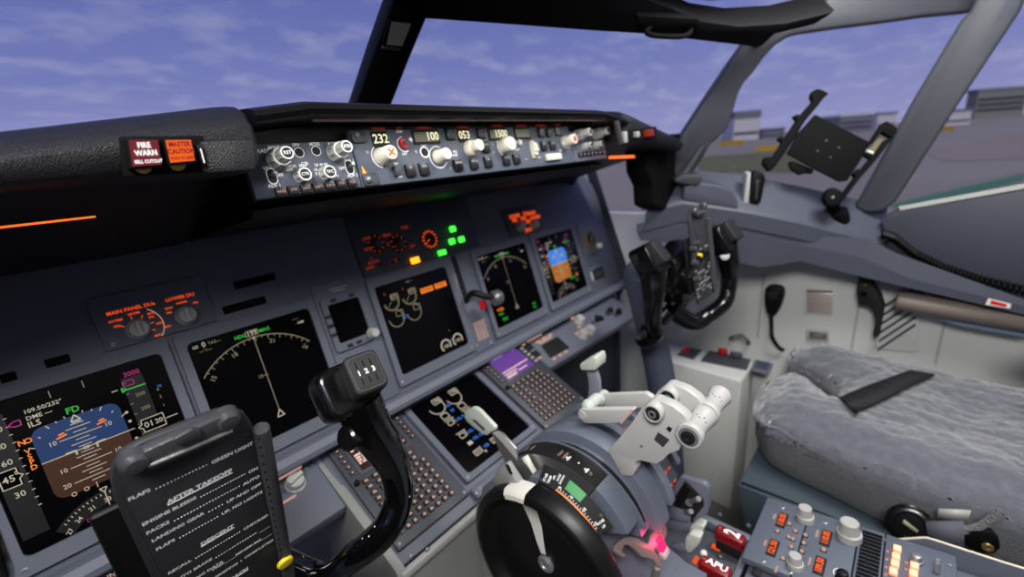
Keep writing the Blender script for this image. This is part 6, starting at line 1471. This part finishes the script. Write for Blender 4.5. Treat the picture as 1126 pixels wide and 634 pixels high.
# latch lever lying on the ledge by the window corner
t = thing('window_crank', 'grey window crank lever at the forward corner of the side window ledge', 'crank', tuple(W2.p(*W2.px(758, 198, .06), .06)))
WO = W2.at(0, 0, .06)
mb = MB(); mb.tube([WO.p(*WO.px(*l4(*p_))) for p_ in ((160, 150), (110, 225), (60, 300), (25, 325))], [.009, .010, .011, .010], 'frame', 12, 6); mb.build('lever_arm', t)
mb = MB(); F = W2.at(0, 0, .086); mb.prism(F, [F.px(*l4(*p_)) for p_ in ((10, 325), (60, 300), (140, 300), (165, 320), (140, 360), (80, 358), (12, 345))], -.03, 0, 'frame', .006, 3); mb.build('pivot_base', t)
# ================================================================= SKY, LAMPS, CAMERA
w = bpy.data.worlds.new('sky'); bpy.context.scene.world = w; w.use_nodes = True
nt = w.node_tree; L = nt.links.new; bg = nt.nodes['Background']
tc = nt.nodes.new('ShaderNodeTexCoord'); sx = nt.nodes.new('ShaderNodeSeparateXYZ'); L(tc.outputs['Generated'], sx.inputs[0])
ramp = nt.nodes.new('ShaderNodeValToRGB'); L(sx.outputs['Z'], ramp.inputs[0])
e = ramp.color_ramp.elements
e[0].position = 0.0; e[0].color = (*lin((152, 152, 200)), 1)
e[1].position = .34; e[1].color = (*lin((94, 106, 176)), 1)
k = e.new(.16); k.color = (*lin((120, 128, 190)), 1)
# cloud field on a flat deck overhead: direction / height
dv = nt.nodes.new('ShaderNodeMath'); dv.operation = 'ADD'; dv.inputs[1].default_value = .16; L(sx.outputs['Z'], dv.inputs[0])
vd = nt.nodes.new('ShaderNodeVectorMath'); vd.operation = 'DIVIDE'; cb = nt.nodes.new('ShaderNodeCombineXYZ')
for i in range(3): L(dv.outputs[0], cb.inputs[i])
L(tc.outputs['Generated'], vd.inputs[0]); L(cb.outputs[0], vd.inputs[1])
mp = nt.nodes.new('ShaderNodeMapping'); mp.inputs['Scale'].default_value = (1.5, 2.0, 1); mp.inputs['Rotation'].default_value = (0, 0, math.radians(-40)); L(vd.outputs[0], mp.inputs[0])
nz = nt.nodes.new('ShaderNodeTexNoise'); nz.inputs['Scale'].default_value = 2.2; nz.inputs['Detail'].default_value = 6; nz.inputs['Roughness'].default_value = .55; L(mp.outputs[0], nz.inputs['Vector'])
cr = nt.nodes.new('ShaderNodeValToRGB'); L(nz.outputs['Fac'], cr.inputs[0])
cr.color_ramp.elements[0].position = .48; cr.color_ramp.elements[0].color = (0, 0, 0, 1)
cr.color_ramp.elements[1].position = .78; cr.color_ramp.elements[1].color = (1, 1, 1, 1)
fd = nt.nodes.new('ShaderNodeMath'); fd.operation = 'MULTIPLY'; fd.inputs[1].default_value = .42; L(cr.outputs[0], fd.inputs[0])
mx = nt.nodes.new('ShaderNodeMix'); mx.data_type = 'RGBA'; L(fd.outputs[0], mx.inputs['Factor']); L(ramp.outputs[0], mx.inputs['A']); mx.inputs['B'].default_value = (*lin((196, 196, 214)), 1)
L(mx.outputs['Result'], bg.inputs['Color']); bg.inputs['Strength'].default_value = 1.0

def lamp(name, loc, to, sx_, sy_, power, col=(1, .985, .96)):
    l = bpy.data.lights.new(name, 'AREA'); l.shape = 'RECTANGLE'; l.size = sx_; l.size_y = sy_; l.energy = power; l.color = col
    o = bpy.data.objects.new(name, l); COL.objects.link(o); o.location = loc
    o.rotation_euler = (Vector(to) - Vector(loc)).to_track_quat('-Z', 'Y').to_euler(); return o
lamp('dome_light', (-.72, -.82, 1.76), (.1, -.45, .7), .45, .45, 25)
lamp('dome_light', (.45, -.80, 1.78), (.7, -.6, .4), .5, .35, 16)

lamp('hood_flood_light', (0, -.262, 1.2475), (0, -.205, 1.20), .58, .006, .16)
lamp('rear_fill_light', (-.2, -1.85, 1.45), (.1, -.3, 1.0), 1.2, .5, .7)  # added weak fill from behind, not a fitted lamp
pl_ = bpy.data.lights.new('brake_lamp_glow', 'POINT'); pl_.energy = .045; pl_.color = (1, .03, .16); pl_.shadow_soft_size = .004; po_ = bpy.data.objects.new('brake_lamp_glow', pl_); COL.objects.link(po_); po_.location = LP
sun = bpy.data.lights.new('sun', 'SUN'); sun.energy = 1.6; sun.angle = .1; sun.color = (1, .93, .82); so_ = bpy.data.objects.new('sun', sun); COL.objects.link(so_); so_.location = (-5, -20, 25); so_.rotation_euler = Vector((.35, .75, -1.05)).to_track_quat('-Z', 'Y').to_euler()
cam = bpy.data.cameras.new('camera'); co = bpy.data.objects.new('camera', cam); COL.objects.link(co)
cam.sensor_width = 36; cam.lens = FPX / 1126 * 36; cam.clip_start = .02; cam.clip_end = 5000
co.matrix_world = Matrix(((RR.x, -RD.x, -RF.x, CAM.x), (RR.y, -RD.y, -RF.y, CAM.y), (RR.z, -RD.z, -RF.z, CAM.z), (0, 0, 0, 1)))
cam.dof.use_dof = True; cam.dof.focus_distance = .44; cam.dof.aperture_fstop = 3.6
sc = bpy.context.scene; sc.camera = co
sc.view_settings.view_transform = 'Standard'; sc.view_settings.look = 'None'; sc.view_settings.gamma = 1; sc.view_settings.exposure = 0
sc.view_settings.use_curve_mapping = False
sc.cycles.use_denoising = True
sc.cycles.max_bounces = 8; sc.cycles.transparent_max_bounces = 12
